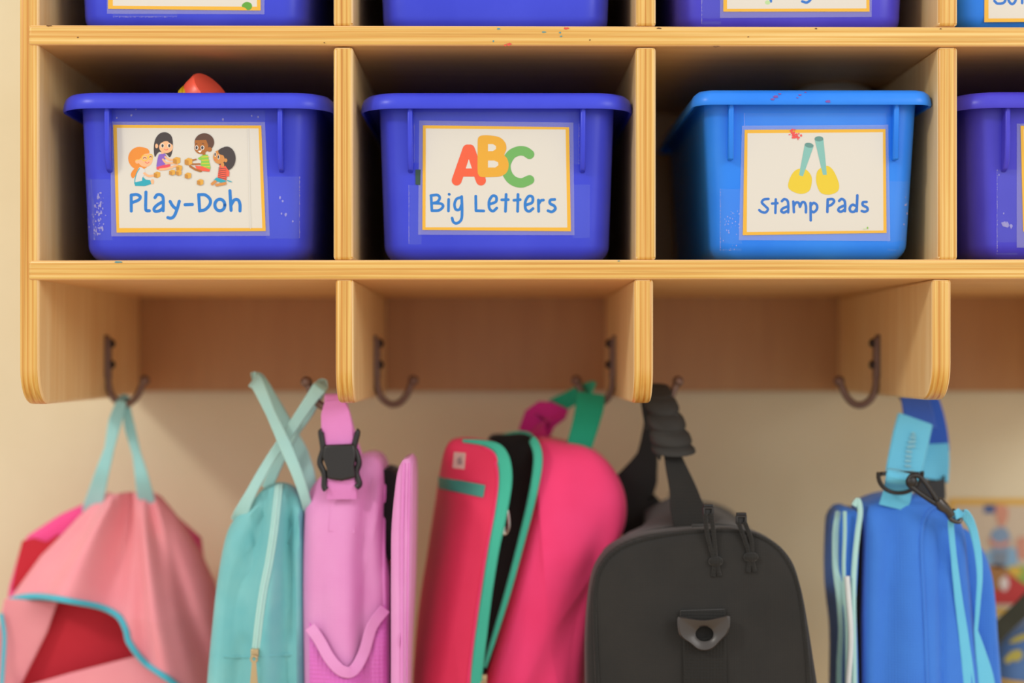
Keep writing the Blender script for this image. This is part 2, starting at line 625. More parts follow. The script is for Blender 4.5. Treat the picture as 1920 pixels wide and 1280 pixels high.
BINS = {}
def make_bin(kind, cpx, basepx, mat, label, cat='bin', group=None, y=0.006):
    base_z = Zpx(basepx) + 0.0002
    cx = Xpx(cpx) * (D + y) / D
    o = thing('storage_bin', (cx, y + 0.16, base_z), label, cat, group)
    if kind == 'A':
        rw, tw, bw, H, lip, rc, bc = 0.114, 0.0985, 0.0945, 0.1385, 0.0135, 0.034, 0.022
        yt, ybm, L = 0.0135, 0.0195, 0.325
        rib_x, rib_w, rib_len, sharp = 0.0712, 0.0044, 0.052, True
    else:
        rw, tw, bw, H, lip, rc, bc = 0.0995, 0.0885, 0.0820, 0.1400, 0.0125, 0.017, 0.016
        yt, ybm, L = 0.0110, 0.0175, 0.325
        rib_x, rib_w, rib_len, sharp = 0.0680, 0.0046, 0.045, False
    def R(hw, inset_y, r, z):
        return rring(cx, hw, y + inset_y, y + L - inset_y, r, base_z + z)
    zt = H - 0.006
    rings = []
    for i in range(8):
        a = i / 7 * math.pi / 2
        q = 0.014 * (1 - math.sin(a))
        z_ = 0.014 * (1 - math.cos(a))
        k_ = (z_ - 0.0075) / (zt - 0.0075) if z_ > 0.0075 else 0
        rings.append(R(bw + (tw - bw) * k_ - q, ybm + (yt - ybm) * k_ + q, bc, z_))
    for i in range(1, 9):
        t = 0.06 + 0.94 * i / 8
        rings.append(R(bw + (tw - bw) * t, ybm + (yt - ybm) * t, bc, 0.0075 + (zt - 0.0075) * t))
    rings += [R(rw - 0.0026, 0.0026, rc - 0.0026, zt), R(rw - 0.0026, 0.0026, rc - 0.0026, H - lip),
              R(rw - 0.0006, 0.0006, rc, H - lip - 0.0006), R(rw, 0.0, rc, H - lip + 0.001),
              R(rw - 0.0006, 0.0006, rc, H - 0.0075), R(rw - 0.0022, 0.0022, rc - 0.002, H - 0.0035),
              R(rw - 0.0055, 0.0055, rc - 0.005, H - 0.0008), R(rw - 0.009, 0.009, rc - 0.008, H),
              R(tw - 0.001, yt + 0.001, bc, H - 0.0015), R(tw - 0.003, yt + 0.003, bc - 0.002, H - 0.006),
              R(bw - 0.003, ybm + 0.003, bc - 0.002, 0.010), R(bw - 0.010, ybm + 0.010, bc - 0.004, 0.003)]
    b = MB()
    b.loft(rings)
    b.build('tub', mat, o, angle=50)
    tub_tree = b.bvh()
    def yf(z):
        t = (z - base_z - 0.0075) / (zt - 0.0075)
        return y + ybm + (yt - ybm) * t
    for s in (-1, 1):
        b = MB()
        x0, x1 = cx + s * rib_x - rib_w / 2, cx + s * rib_x + rib_w / 2
        ztop, zbot = base_z + zt - 0.001, base_z + H - lip - rib_len
        if sharp:
            pr = [(y + 0.0036, ztop), (y + 0.0040, base_z + H - lip - 0.026), (y + 0.0060, zbot + 0.010), (y + 0.0105, zbot + 0.002), (yf(zbot) + 0.0005, zbot), (yf(ztop) + 0.0005, ztop)]
        else:
            pr = [(y + 0.0040, ztop), (y + 0.0058, zbot + 0.001), (y + 0.0066, zbot), (yf(zbot) + 0.0005, zbot), (yf(ztop) + 0.0005, ztop)]
        b.prism([(x0, q, z) for q, z in pr], (x1 - x0, 0, 0))
        b.build('rib', mat, o, bevel=0.0012, seg=2)
    info = dict(o=o, cx=cx, y=y, base_z=base_z, yt=yt, ybm=ybm, zt=zt, yf=yf, mat=mat, tree=tub_tree)
    return info

def on_bin(info, px, py, lift=0.0004):
    """Point on the sloping bin front seen at a pixel."""
    d = P(px, py, 0.0) - CAM
    # plane y = a + b z
    bb = (info['yt'] - info['ybm']) / (info['zt'] - 0.0075)
    aa = info['y'] + info['ybm'] - bb * (info['base_z'] + 0.0075)
    t = (aa + bb * CAM.z - CAM.y) / (d.y - bb * d.z)
    q = CAM + d * t
    q.y -= lift
    return q

class Card:
    """A printed card on a bin: border, paper and every printed shape in one mesh."""
    def __init__(self, info, org=(0, 0), s=1.0):
        self.b, self.info, self.org, self.s = MB(), info, org, s
        self.mats, self.ix = [], {}
        self.layer = 0
    def mi(self, m):
        if m.name not in self.ix:
            self.ix[m.name] = len(self.mats)
            self.mats.append(m)
        return self.ix[m.name]
    def pt(self, x, y, k):
        # later shapes are printed over earlier ones
        return on_bin(self.info, self.org[0] + x / self.s, self.org[1] + y / self.s, 0.0007 + 0.000008 * (self.layer + (0.5 if k % 1 else 0.0)))
    def fill(self, pts, m, k, smooth=False):
        self.layer += 0 if k % 1 else 1
        if smooth:
            pts = [(p.x, p.y) for p in catmull([Vector((a, c, 0)) for a, c in pts], 6, True)]
        self.b.poly([self.pt(a, c, k) for a, c in pts][::-1], self.mi(m))
    def ell(self, cx, cy, rx, ry, m, k, rot=0, n=28):
        c, s_ = math.cos(math.radians(rot)), math.sin(math.radians(rot))
        self.fill([(cx + rx * math.cos(t) * c - ry * math.sin(t) * s_, cy + rx * math.cos(t) * s_ + ry * math.sin(t) * c)
                   for t in [2 * math.pi * i / n for i in range(n)]], m, k)
    def stroke(self, pts, w, m, k, curve=True):
        self.layer += 1
        p = [Vector((a, c, 0)) for a, c in pts]
        q = catmull(p, 8) if curve and len(p) > 2 else p
        h = w / 2
        L, R = [], []
        for i, a in enumerate(q):
            t = (q[min(i + 1, len(q) - 1)] - q[max(i - 1, 0)]).normalized()
            nn = Vector((-t.y, t.x, 0)) * h
            L.append(a + nn)
            R.append(a - nn)
        for i in range(len(q) - 1):
            self.b.poly([self.pt(v.x, v.y, k) for v in (L[i], R[i], R[i + 1], L[i + 1])][::-1], self.mi(m))
        for a in (p[0], p[-1]):
            self.ell(a.x, a.y, h, h, m, k + 0.45, n=18)
    def ring(self, cx, cy, rx, ry, w, m, k):
        self.stroke([(cx + rx * math.cos(t), cy + ry * math.sin(t)) for t in [2 * math.pi * i / 12 for i in range(13)]], w, m, k)
    def done(self, label):
        c = self.b.build('label_card', self.mats, self.info['o'], smooth=False)
        c['label'] = label
        return c

def film(info, outer, inner, name='laminate_edge', mat=None, k=0.0006):
    """Clear pocket round a card, as the visible rim of film."""
    b = MB()
    a = b.add([on_bin(info, x, y, k) for x, y in outer])
    c = b.add([on_bin(info, x, y, k) for x, y in inner])
    n = len(a)
    for i in range(n):
        j = (i + 1) % n
        b.face((a[i], a[j], c[j], c[i]), 0)
    return b.build(name, mat or M['film'], info['o'], smooth=False)

def clear_patch(info, b, x0, y0, x1, y1, mat=0, off=0.0004, nx=14, ny=6):
    """A rectangle of film pressed onto the bin, following its corners."""
    ids = [drape([(x0 + (x1 - x0) * i / nx, y0 + (y1 - y0) * j / ny) for i in range(nx + 1)], info['tree'], off, 0.02) for j in range(ny + 1)]
    ids = [b.add(r_) for r_ in ids]
    for j in range(ny):
        for i in range(nx):
            b.face((ids[j][i], ids[j + 1][i], ids[j + 1][i + 1], ids[j][i + 1]), mat)

def tape(info, x0, y0, x1, y1, fray=None):
    """One strip of clear tape; fray = the side with the torn, toothed end."""
    b = MB()
    clear_patch(info, b, x0, y0, x1, y1)
    n = 44
    for i in range(n if fray else 0):
        t0, t1 = i / n, (i + random.uniform(0.3, 0.9)) / n
        w = random.uniform(0.4, 1.8)
        if fray in 'lr':
            x = x0 if fray == 'l' else x1
            q = [(x, y0 + (y1 - y0) * t0), (x, y0 + (y1 - y0) * t1), (x + w, y0 + (y1 - y0) * t1), (x + w, y0 + (y1 - y0) * t0)]
        else:
            y = y0 if fray == 't' else y1
            q = [(x0 + (x1 - x0) * t0, y), (x0 + (x1 - x0) * t1, y), (x0 + (x1 - x0) * t1, y + w), (x0 + (x1 - x0) * t0, y + w)]
        b.poly(drape(q, info['tree'], 0.0006, 0.02), 1)
    return b.build('tape', [M['tape'], M['tape_edge']], info['o'], smooth=False)

def card_base(c, outer, inner):
    o = [((x - c.org[0]) * c.s, (y - c.org[1]) * c.s) for x, y in outer]
    i = [((x - c.org[0]) * c.s, (y - c.org[1]) * c.s) for x, y in inner]
    c.fill(o, M['yel'], 0)
    c.fill(i, M['paper'], 1)

def grow(q, d):
    cx = sum(p[0] for p in q) / len(q)
    cy = sum(p[1] for p in q) / len(q)
    return [(x + (d if x > cx else -d), y + (d if y > cy else -d)) for x, y in q]

# --- bin with four children on its card
b1 = make_bin('A', 360.5, 487, M['blue'], 'royal blue bin whose card shows four cartoon children with blocks')
o1 = [(212.5, 234), (490, 235.5), (498.5, 433), (219, 436)]
i1 = [(219.5, 240), (485, 241), (492, 427.5), (224, 427.5)]
c = Card(b1, (200, 220), 5.566)
card_base(c, o1, i1)
W = 33
ink = M['ink']
for s_ in ([(258, 812), (259, 978)], [(258, 812), (315, 806), (352, 828), (335, 862), (268, 890)],
           [(412, 780), (409, 945), (420, 973), (448, 975)],
           [(506, 838), (530, 808), (572, 812), (592, 850), (592, 974)], [(588, 880), (530, 915), (497, 952), (508, 980), (555, 974), (590, 945)],
           [(664, 878), (688, 920), (716, 948)], [(760, 876), (738, 955), (706, 1030), (672, 1052), (640, 1046)],
           [(820, 912), (896, 909)],
           [(962, 806), (972, 976)], [(962, 808), (1030, 810), (1080, 855), (1078, 910), (1030, 962), (972, 976)],
           [(1288, 766), (1300, 970)], [(1300, 915), (1332, 864), (1372, 862), (1392, 905), (1393, 976)]):
    c.stroke(s_, W, ink, 2)
c.ring(1183, 915, 52, 60, W, ink, 2)
def ml(n, h): return plain(n, h, 0.5, coat=0.2)
sk, skd, skb = ml('print_skin', '#efb487'), ml('print_brown_skin', '#a8641f'), ml('print_tan_skin', '#cf8a45')
hor, hbl, hbr = ml('print_orange', '#e58a28'), ml('print_black', '#3c3334'), ml('print_brown', '#5a3a2c')
tea, pur, red, grn, cor = ml('print_teal', '#1fa3b8'), ml('print_purple', '#855cc0'), ml('print_red', '#e2485a'), ml('print_green', '#86c443'), ml('print_coral', '#ec5a42')
blk, blk2, wht, gry, yel = ml('print_block', '#dca43c'), ml('print_block_side', '#c08430'), ml('print_white', '#f4f0ea'), ml('print_grey', '#d5d4d2'), ml('print_yellow', '#e8c232')
def block(x, y, r):
    c.fill([(x - r, y - r * 0.5), (x - r * 0.1, y - r), (x + r, y - r * 0.75), (x + r, y + r * 0.55), (x + r * 0.1, y + r), (x - r, y + r * 0.7)], blk, 9)
    c.fill([(x - r, y - r * 0.5), (x + r * 0.0, y - r * 0.3), (x + r * 0.1, y + r), (x - r, y + r * 0.7)], blk2, 10)
# girl with glasses
c.fill([(300, 530), (350, 545), (320, 590), (275, 636), (255, 590)], hor, 2, True)
c.ell(345, 428, 118, 120, hor, 3)
c.ell(405, 440, 78, 78, sk, 4)
c.fill([(290, 360), (350, 312), (430, 330), (445, 372), (395, 385), (360, 425), (310, 455), (270, 440)], hor, 5, True)
c.ell(322, 462, 22, 22, sk, 6)
c.ring(400, 424, 32, 30, 8, yel, 7)
c.ring(460, 414, 22, 28, 8, yel, 7)
c.stroke([(368, 435), (305, 450)], 6, yel, 7)
c.stroke([(385, 428), (400, 418), (414, 428)], 6, hbl, 8)
c.stroke([(450, 418), (460, 408), (470, 416)], 6, hbl, 8)
c.stroke([(403, 465), (425, 480), (445, 468)], 6, red, 8)
c.fill([(350, 520), (400, 550), (395, 600), (372, 640), (375, 680), (300, 690), (298, 640), (320, 570)], gry, 4, True)
c.stroke([(345, 535), (318, 580), (300, 640), (295, 690)], 9, tea, 5)
c.stroke([(395, 585), (440, 612), (505, 606)], 24, sk, 5)
c.fill([(290, 680), (372, 662), (378, 620), (410, 650), (455, 655), (470, 695), (400, 718), (300, 716)], tea, 6)
c.ell(480, 672, 17, 26, sk, 6)
block(528, 600, 34)
# girl with long hair
c.fill([(505, 412), (494, 320), (512, 225), (560, 168), (625, 158), (680, 200), (693, 290), (684, 370), (660, 416), (620, 380), (560, 360), (530, 380)], hbl, 2, True)
c.ell(622, 312, 72, 62, sk, 3)
c.ell(524, 300, 15, 24, sk, 4)
c.fill([(540, 310), (545, 225), (600, 175), (665, 195), (692, 250), (692, 290), (650, 262), (608, 205), (585, 262), (556, 275)], hbl, 5)
for ex in (585, 655):
    c.ell(ex, 296, 17, 22, wht, 6)
    c.ell(ex + 1, 297, 12, 18, hbl, 7)
c.stroke([(605, 333), (622, 342), (640, 333)], 7, red, 7)
c.ell(585, 372, 14, 20, sk, 3)
c.fill([(548, 388), (610, 378), (632, 415), (608, 440), (612, 492), (528, 528), (522, 505), (535, 430)], pur, 4)
c.stroke([(615, 415), (655, 442), (715, 442)], 20, sk, 5)
c.stroke([(590, 440), (625, 474), (715, 478)], 20, sk, 5)
c.fill([(522, 520), (610, 495), (668, 490), (660, 535), (560, 548), (525, 545)], red, 5)
c.stroke([(560, 545), (640, 535), (738, 500)], 24, sk, 4)
block(733, 452, 38)
# boy
c.ell(1022, 262, 102, 95, hbr, 2)
c.ell(988, 318, 70, 66, skd, 3)
c.fill([(925, 240), (1040, 236), (1062, 290), (1060, 340), (1000, 372), (935, 340), (922, 300)], skd, 4)
c.ell(1075, 336, 26, 24, skd, 5)
for ex, rr_ in ((942, 17), (1002, 19)):
    c.ell(ex, 318, rr_, 23, wht, 6)
    c.ell(ex - 1, 318, rr_ * 0.7, 18, hbl, 7)
c.fill([(952, 352), (998, 346), (978, 372)], wht, 6)
c.stroke([(930, 282), (945, 274)], 6, hbl, 6)
c.stroke([(1000, 272), (1018, 280)], 6, hbl, 6)
c.ell(1018, 385, 16, 16, skd, 3)
c.fill([(955, 428), (1005, 395), (1055, 390), (1085, 520), (1080, 550), (985, 505), (990, 450), (965, 440)], grn, 5)
for t in range(4):
    c.stroke([(995, 415 + t * 34), (1068 + t * 4, 412 + t * 34)], 7, yel, 6)
c.stroke([(935, 440), (870, 455)], 16, skd, 5)
c.stroke([(975, 488), (890, 490)], 16, skd, 5)
c.fill([(925, 505), (1000, 512), (1082, 545), (1075, 568), (990, 560), (940, 535)], cor, 6)
c.stroke([(875, 512), (930, 545), (985, 562)], 22, skd, 4)
block(857, 464, 40)
# kneeling girl
c.ell(1255, 430, 93, 124, hbl, 2)
c.ell(1180, 415, 66, 72, skb, 3)
c.fill([(1170, 345), (1230, 315), (1290, 360), (1280, 450), (1240, 440), (1220, 400), (1180, 385)], hbl, 4, True)
c.ell(1245, 450, 17, 20, skb, 5)
for ex, ey in ((1136, 388), (1170, 415)):
    c.ell(ex, ey, 11, 24, wht, 5)
    c.ell(ex - 1, ey, 8, 19, hbl, 6)
c.stroke([(1126, 440), (1142, 448)], 6, red, 6)
c.ell(1212, 500, 18, 30, skb, 3)
c.fill([(1185, 490), (1208, 525), (1240, 505), (1282, 565), (1280, 618), (1256, 618), (1250, 662), (1160, 630), (1170, 560)], cor, 5)
for t in range(6):
    c.stroke([(1172, 530 + t * 20), (1250, 540 + t * 21)], 6, hbl, 6)
c.fill([(1152, 628), (1250, 660), (1230, 692), (1120, 655)], tea, 6)
c.stroke([(1105, 695), (1135, 672)], 30, skb, 5)
c.stroke([(1150, 708), (1240, 690)], 28, skb, 5)
c.stroke([(1265, 660), (1305, 674)], 9, tea, 5)
block(687, 577, 31)
block(760, 530, 31)
block(755, 580, 30)
block(852, 610, 33)
block(980, 678, 33)
c.fill([(1475, 115), (1500, 1165), (1505, 1165), (1480, 115)], gry, 2)
c.done('card with four cartoon children, wooden blocks and blue lettering')
film(b1, [(207, 228), (497, 229), (506, 442), (209, 443)], grow(o1, -1.5))
tape(b1, 203, 207, 497, 231, 'l')
tape(b1, 148, 336, 211, 450, 'l')
tape(b1, 499, 331, 561, 447, 'r')
def flecks(info, pts):
    b = MB()
    for x, y, r_ in pts:
        b.poly(drape([(x + r_ * math.cos(t) * random.uniform(0.5, 1.2), y + r_ * 1.3 * math.sin(t) * random.uniform(0.5, 1.2)) for t in [2 * math.pi * i / 7 for i in range(7)]], info['tree'], 0.0007, 0.02))
    o = b.build('glue_residue', M['tape_edge'], info['o'], smooth=False)
    o['kind'] = 'stuff'
flecks(b1, [(random.gauss(185, 5), random.uniform(360, 440), random.uniform(0.6, 2.6)) for _ in range(70)] + [(random.gauss(157, 5), random.uniform(395, 450), random.uniform(0.5, 1.6)) for _ in range(30)]
       + [(525, 371, 2.5), (530, 377, 2), (528, 400, 2), (536, 402, 3), (549, 415, 2), (246, 216, 2), (219, 221, 1.6), (418, 224, 2), (484, 219, 2), (472, 217, 1.5), (255, 205, 1)])

# --- bin with the three big letters
b2 = make_bin('A', 931, 487.5, M['blue'], 'royal blue bin whose card shows big red, yellow and green ABC letters')
o2 = [(793, 235), (1067, 238.5), (1070.5, 433.5), (792, 431)]
i2 = [(798.5, 241), (1060.5, 243), (1063.5, 426.5), (798, 426)]
c = Card(b2, (760, 200), 4.922)
card_base(c, o2, i2)
W = 26
for s_ in ([(238, 820), (245, 958)], [(236, 820), (296, 816), (318, 842), (296, 878), (252, 892)], [(262, 890), (330, 896), (348, 922), (312, 956), (245, 960)],
           [(404, 808), (406, 810)], [(400, 856), (398, 962)],
           [(518, 836), (474, 852), (454, 900), (466, 948), (500, 948), (520, 905)], [(520, 830), (524, 960), (516, 1042), (476, 1076), (444, 1064), (432, 1028)],
           [(650, 826), (652, 958)], [(652, 960), (724, 962)],
           [(785, 898), (836, 876), (838, 832), (804, 824), (774, 872), (776, 938), (808, 964), (844, 936)],
           [(930, 810), (924, 966)], [(890, 860), (950, 858)], [(1040, 810), (1036, 966)], [(1002, 864), (1060, 858)],
           [(1118, 906), (1170, 884), (1174, 836), (1140, 826), (1108, 876), (1110, 944), (1142, 966), (1178, 940)],
           [(1228, 862), (1230, 966)], [(1232, 894), (1250, 868), (1274, 862)],
           [(1378, 856), (1338, 862), (1336, 894), (1372, 914), (1384, 944), (1352, 970), (1316, 960)]):
    c.stroke(s_, W, ink, 2)
lr, lo, lg = ml('print_letter_red', '#e75a34'), ml('print_letter_yellow', '#dfa426'), ml('print_letter_green', '#68ab58')
c.stroke([(574, 395), (474, 682)], 92, lr, 2, False)
c.stroke([(596, 395), (698, 682)], 92, lr, 2, False)
c.fill([(530, 568), (650, 568), (660, 646), (510, 646)], lr, 3)
c.fill([(586, 484), (614, 570), (558, 570)], M['paper'], 4)
c.stroke([(1146, 440), (1105, 414), (1045, 410), (975, 445), (930, 530), (940, 615), (990, 680), (1070, 704), (1146, 676)], 88, lg, 5)
c.fill([(668, 320), (676, 284), (706, 267), (780, 266), (870, 284), (922, 334), (932, 392), (914, 446), (940, 480), (954, 540), (936, 606), (880, 642), (800, 650), (706, 649), (676, 630), (667, 590), (667, 450)], lo, 7, True)
c.fill([(763, 346), (808, 346), (836, 364), (836, 392), (808, 411), (763, 411)], M['paper'], 8)
c.fill([(763, 498), (822, 498), (856, 514), (858, 542), (830, 562), (763, 562)], M['paper'], 8)
c.done('card with large ABC letters and blue lettering')
film(b2, [(786, 226), (1075, 230), (1077, 441), (784, 440)], grow(o2, -1.5))
tape(b2, 775, 210, 1086, 232)
tape(b2, 1070, 232, 1085, 308, 'r')
tape(b2, 776, 232, 790, 305, 'l')
tape(b2, 766, 347, 790, 458, 'l')
tape(b2, 1074, 346, 1106, 446)
bb_ = MB()
bb_.poly([on_bin(b2, x, y, 0.0006) for x, y in ((779, 318), (789, 318), (788, 347), (779, 346))])
bb_.build('green_sticker', plain('dark_green_sticker', '#2c4a44', 0.6), b2['o'], smooth=False)

# --- light blue bin with the two stampers
b3 = make_bin('B', 1528.5, 486, M['lblue'], 'bright blue bin whose card shows two yellow stampers with teal handles')
o3 = [(1396, 243.5), (1660, 242), (1662, 436.5), (1392.5, 441)]
i3 = [(1401.5, 250), (1655, 248), (1656, 432), (1400, 435)]
c = Card(b3, (1360, 220), 5.333)
card_base(c, o3, i3)
W = 26
ink = M['ink2']
for s_ in ([(430, 816), (384, 822), (364, 852), (398, 888), (424, 918), (402, 950), (362, 946), (338, 928)],
           [(503, 820), (499, 955)], [(466, 862), (520, 858)],
           [(564, 838), (588, 818), (618, 832), (628, 876), (627, 950)], [(622, 890), (572, 912), (558, 938), (584, 952), (624, 932)],
           [(678, 842), (684, 948)], [(684, 884), (706, 852), (734, 858), (744, 894)], [(746, 892), (764, 852), (790, 852), (804, 890), (804, 950)],
           [(850, 856), (852, 1030)], [(852, 884), (880, 856), (912, 876), (914, 916), (884, 948), (856, 936)],
           [(1022, 820), (1018, 946)], [(1022, 822), (1068, 818), (1086, 840), (1062, 872), (1026, 888)],
           [(1136, 836), (1160, 816), (1188, 832), (1196, 872), (1194, 938)], [(1190, 880), (1140, 904), (1128, 930), (1154, 944), (1192, 922)],
           [(1318, 780), (1312, 938)], [(1310, 890), (1270, 874), (1242, 906), (1252, 940), (1288, 942), (1312, 908)],
           [(1410, 846), (1374, 850), (1374, 880), (1412, 900), (1420, 928), (1392, 944), (1362, 936)]):
    c.stroke(s_, W, ink, 2)
sy, st, st2 = ml('print_stamp_yellow', '#dfc428'), ml('print_stamp_teal', '#7fb9b2'), ml('print_stamp_top', '#5f8f8a')
c.fill([(735, 515), (800, 520), (852, 575), (863, 640), (840, 730), (770, 765), (690, 750), (630, 705), (636, 630), (680, 548)], sy, 2, True)
c.fill([(1005, 486), (1062, 512), (1108, 590), (1136, 680), (1118, 742), (1045, 772), (965, 762), (925, 710), (905, 620), (925, 530)], sy, 2, True)
c.fill([(792, 272), (880, 292), (774, 590), (735, 580)], st, 3)
c.ell(836, 280, 45, 24, st2, 4, 10)
c.fill([(890, 216), (978, 216), (1013, 575), (974, 578)], st, 3)
c.ell(934, 216, 44, 26, st2, 4)
rp = ml('print_red_crayon', '#ea4a4a')
for _ in range(26):
    a, d_ = random.uniform(0, 6.28), random.uniform(0, 1)
    c.ell(682 + 55 * d_ * math.cos(a), 165 + 48 * d_ * math.sin(a), random.uniform(4, 13), random.uniform(4, 13), rp, 5, n=9)
for _ in range(10):
    c.ell(random.gauss(715, 16), random.gauss(190, 18), random.uniform(5, 12), random.uniform(6, 14), rp, 5, n=9)
c.ell(1420, 1105, 6, 12, grn, 3)
c.ell(1390, 1115, 14, 5, ml('print_pale_green', '#c6dca8'), 3)
c.done('card with two yellow stampers and blue lettering')
film(b3, [(1391, 236), (1665, 234), (1669, 452), (1385, 450)], grow(o3, -1.5))
tape(b3, 1395, 212, 1662, 238, 'l')
tape(b3, 1350, 354, 1391, 470, 'l')
tape(b3, 1664, 340, 1702, 470)
flecks(b3, [(random.gauss(1372, 9), random.uniform(395, 470), random.uniform(0.5, 1.6)) for _ in range(40)] + [(1703, 383, 3), (1701, 400, 2), (1695, 420, 1.6), (1712, 370, 1.5)])
crayon = plain('magenta_crayon', '#7d4aa0', 0.7)
for (x, y, r_) in [(1455, 181, 5), (1449, 186, 4), (1462, 176, 3), (1510, 173, 2), (1500, 178, 3), (1553, 190, 5), (1495, 183, 2)]:
    mk = MB()
    mk.poly(drape([(x + r_ * math.cos(t) * (0.9 + 0.3 * math.sin(3 * t + r_)), y + r_ * .7 * math.sin(t) * (0.9 + 0.3 * math.cos(2 * t))) for t in [2 * math.pi * i / 10 for i in range(10)]], b3['tree'], 0.0004, 0.006))
    mk.build('crayon_mark', crayon, b3['o'], smooth=False)

# --- bin at the right edge
b4 = make_bin('A', 2056, 486, M['violet'], 'royal blue bin in the right end cubby, mostly outside the frame')
c = Card(b4)
card_base(c, [(1913, 236), (2190, 238), (2192, 436), (1918, 434)], [(1919, 243), (2184, 244), (2186, 429), (1924, 428)])
c.done('yellow bordered card')
film(b4, [(1906, 232), (2197, 232), (2199, 466), (1906, 464)], [(1915, 238), (2188, 240), (2190, 434), (1920, 432)])
tape(b4, 1869, 318, 1908, 477, 'l')
flecks(b4, [(1873, 328, 1.5), (1882, 420, 5), (1889, 422, 5), (1896, 424, 3.5), (1882, 400, 1.5)])

# --- the upper row
b5 = make_bin('A', 354, 47.5, M['blue'], 'royal blue bin above the four children bin, green blot on its card')
c = Card(b5)
card_base(c, [(204, -182), (488, -182), (489, 20), (203, 17)], [(212, -175), (481, -175), (482, 13), (212, 11)])
c.fill([(455, 8), (462, 4), (470, 6), (473, 12), (470, 18), (464, 19), (460, 15), (454, 13)], ml('green_blot', '#5aa02c'), 4, True)
c.done('yellow bordered card with a green blot')
film(b5, [(198, -188), (497, -188), (496, 27), (201, 26)], [(205, -180), (487, -180), (487.5, 18), (204.5, 15.5)])
tape(b5, 212, 20, 332, 31, 'b')
b6 = make_bin('A', 928.5, 50, M['blue'], 'royal blue bin in the upper row showing only a bare front')
b7 = make_bin('A', 1490.5, 50.5, M['violet'], 'violet blue bin above the bright blue bin, card bottom showing')
c = Card(b7)
card_base(c, [(1357, -178), (1629, -178), (1630, 22), (1356, 22)], [(1363, -171), (1623, -171), (1624, 16), (1363, 17)])
c.stroke([(1445, -30), (1445, 3)], 5, M['ink2'], 3)
c.stroke([(1522, -24), (1521, -4), (1513, 5), (1504, 3)], 5, M['ink2'], 3)
c.ell(1439, 5, 5, 4, ml('print_faint_green', '#b4d49a'), 2)
c.done('yellow bordered card with blue letter tails')
film(b7, [(1350, -184), (1637, -184), (1634, 32), (1350, 34)], [(1358, -177), (1628, -177), (1628.5, 20.5), (1358, 20.5)])
tape(b7, 1315, -60, 1352, 46, 'l')
b8 = make_bin('B', 1996, 49, M['lblue'], 'bright blue bin at the upper right corner with a yellow bordered card')
c = Card(b8)
card_base(c, [(1846, -160), (2120, -160), (2120, 40), (1845, 42)], [(1853, -153), (2113, -153), (2113, 34), (1853, 35)])
c.stroke([(1885, -22), (1870, -22), (1868, -12), (1884, -6), (1882, 5), (1870, 7), (1864, 2)], 5, M['ink2'], 3)
c.stroke([(1891, -8), (1891, 2), (1897, 8), (1903, 3), (1905, -8)], 5, M['ink2'], 3)
c.stroke([(1916, -10), (1916, 6)], 5, M['ink2'], 3)
c.done('yellow bordered card with the start of a blue word')

# --- things poking out of the bins
tub = thing('dough_tub', P(372, 200, 0.04), 'yellow tub with a red lid poking out of a royal blue bin', 'toy')
ax = Vector((0.70, -0.40, 0.58)).normalized()
up = (Vector((0, 0, 1)) - ax * ax.z).normalized()
sd = ax.cross(up)
rl = 0.0195
ctr = P(377, 136, 0.042) - up * rl
def disc(mb, c0, prof, n=40, mat=0):
    mb.loft([[c0 + ax * h + (up * math.cos(2 * math.pi * i / n) + sd * math.sin(2 * math.pi * i / n)) * r_ for i in range(n)] for h, r_ in prof], mat)
b = MB()
disc(b, ctr, [(-0.0125, rl - 0.002), (-0.012, rl), (-0.0015, rl), (0, rl - 0.0012), (0, rl - 0.004)])
b.build('lid', plain('coral_red_plastic', '#ee5c48', 0.35), tub)
b = MB()
disc(b, ctr, [(-0.050, rl - 0.004), (-0.048, rl - 0.002), (-0.021, rl - 0.002), (-0.0205, rl - 0.0002), (-0.016, rl - 0.0002), (-0.0155, rl - 0.002), (-0.011, rl - 0.002)])
b.build('tub_body', plain('yellow_plastic', '#e0bf1c', 0.4), tub)
b = MB()
cc = P(1562, 190, 0.20)
rings = []
for h, r_ in ((-0.06, 0.040), (-0.02, 0.042), (0.004, 0.040), (0.011, 0.033), (0.0155, 0.022), (0.0175, 0.010)):
    rings.append([cc + Vector((r_ * math.cos(2 * math.pi * i / 40), r_ * math.sin(2 * math.pi * i / 40), h)) for i in range(40)])
b.loft(rings)
o = b.build('domed_container', plain('grey_plastic', '#b4b0aa', 0.5))
tag(o, 'grey domed container top showing above the rim of the bright blue bin', 'container')

# ------------------------------------------------------------------ bag materials
M['coral'] = fabric('coral_pink_cloth', '#f09ca6', '#ec92a0', 0.8)
M['hotpink'] = fabric('hot_pink_cloth', '#ee4f92', '#e8468c')
M['lining'] = fabric('red_lining', '#c22636', '#b92232')
M['aqua'] = fabric('aqua_webbing', '#a2d8da', '#92ced2')
M['cyan'] = fabric('cyan_piping', '#52bcd0', '#48b2ca')
M['teal'] = fabric('teal_nylon', '#68b8c0', '#84c6c8', 0.6)
M['tealstrap'] = fabric('pale_teal_webbing', '#add6d0', '#a0d0d0')
M['orchid'] = fabric('orchid_cloth', '#e29ad0', '#dc8cc8')
M['orchid2'] = fabric('orchid_webbing', '#e08cce', '#da82c6')
M['mesh'] = fabric('orchid_mesh', '#e07ccc', '#d668c0', weave=500, bstr=0.8)
M['fuchsia'] = fabric('fuchsia_cloth', '#fa4784', '#f63f7a')
M['fucred'] = fabric('raspberry_cloth', '#e83a64', '#e2345c')
M['mint'] = fabric('jade_zip_tape', '#46bfa4', '#40b89e')
M['jade'] = fabric('jade_webbing', '#22b08a', '#1ea684')
M['magenta'] = fabric('magenta_webbing', '#d02a88', '#c42280')
M['dark'] = fabric('black_lining', '#131214', '#171617')
M['black'] = fabric('black_canvas', '#232221', '#2a2826', weave=900)
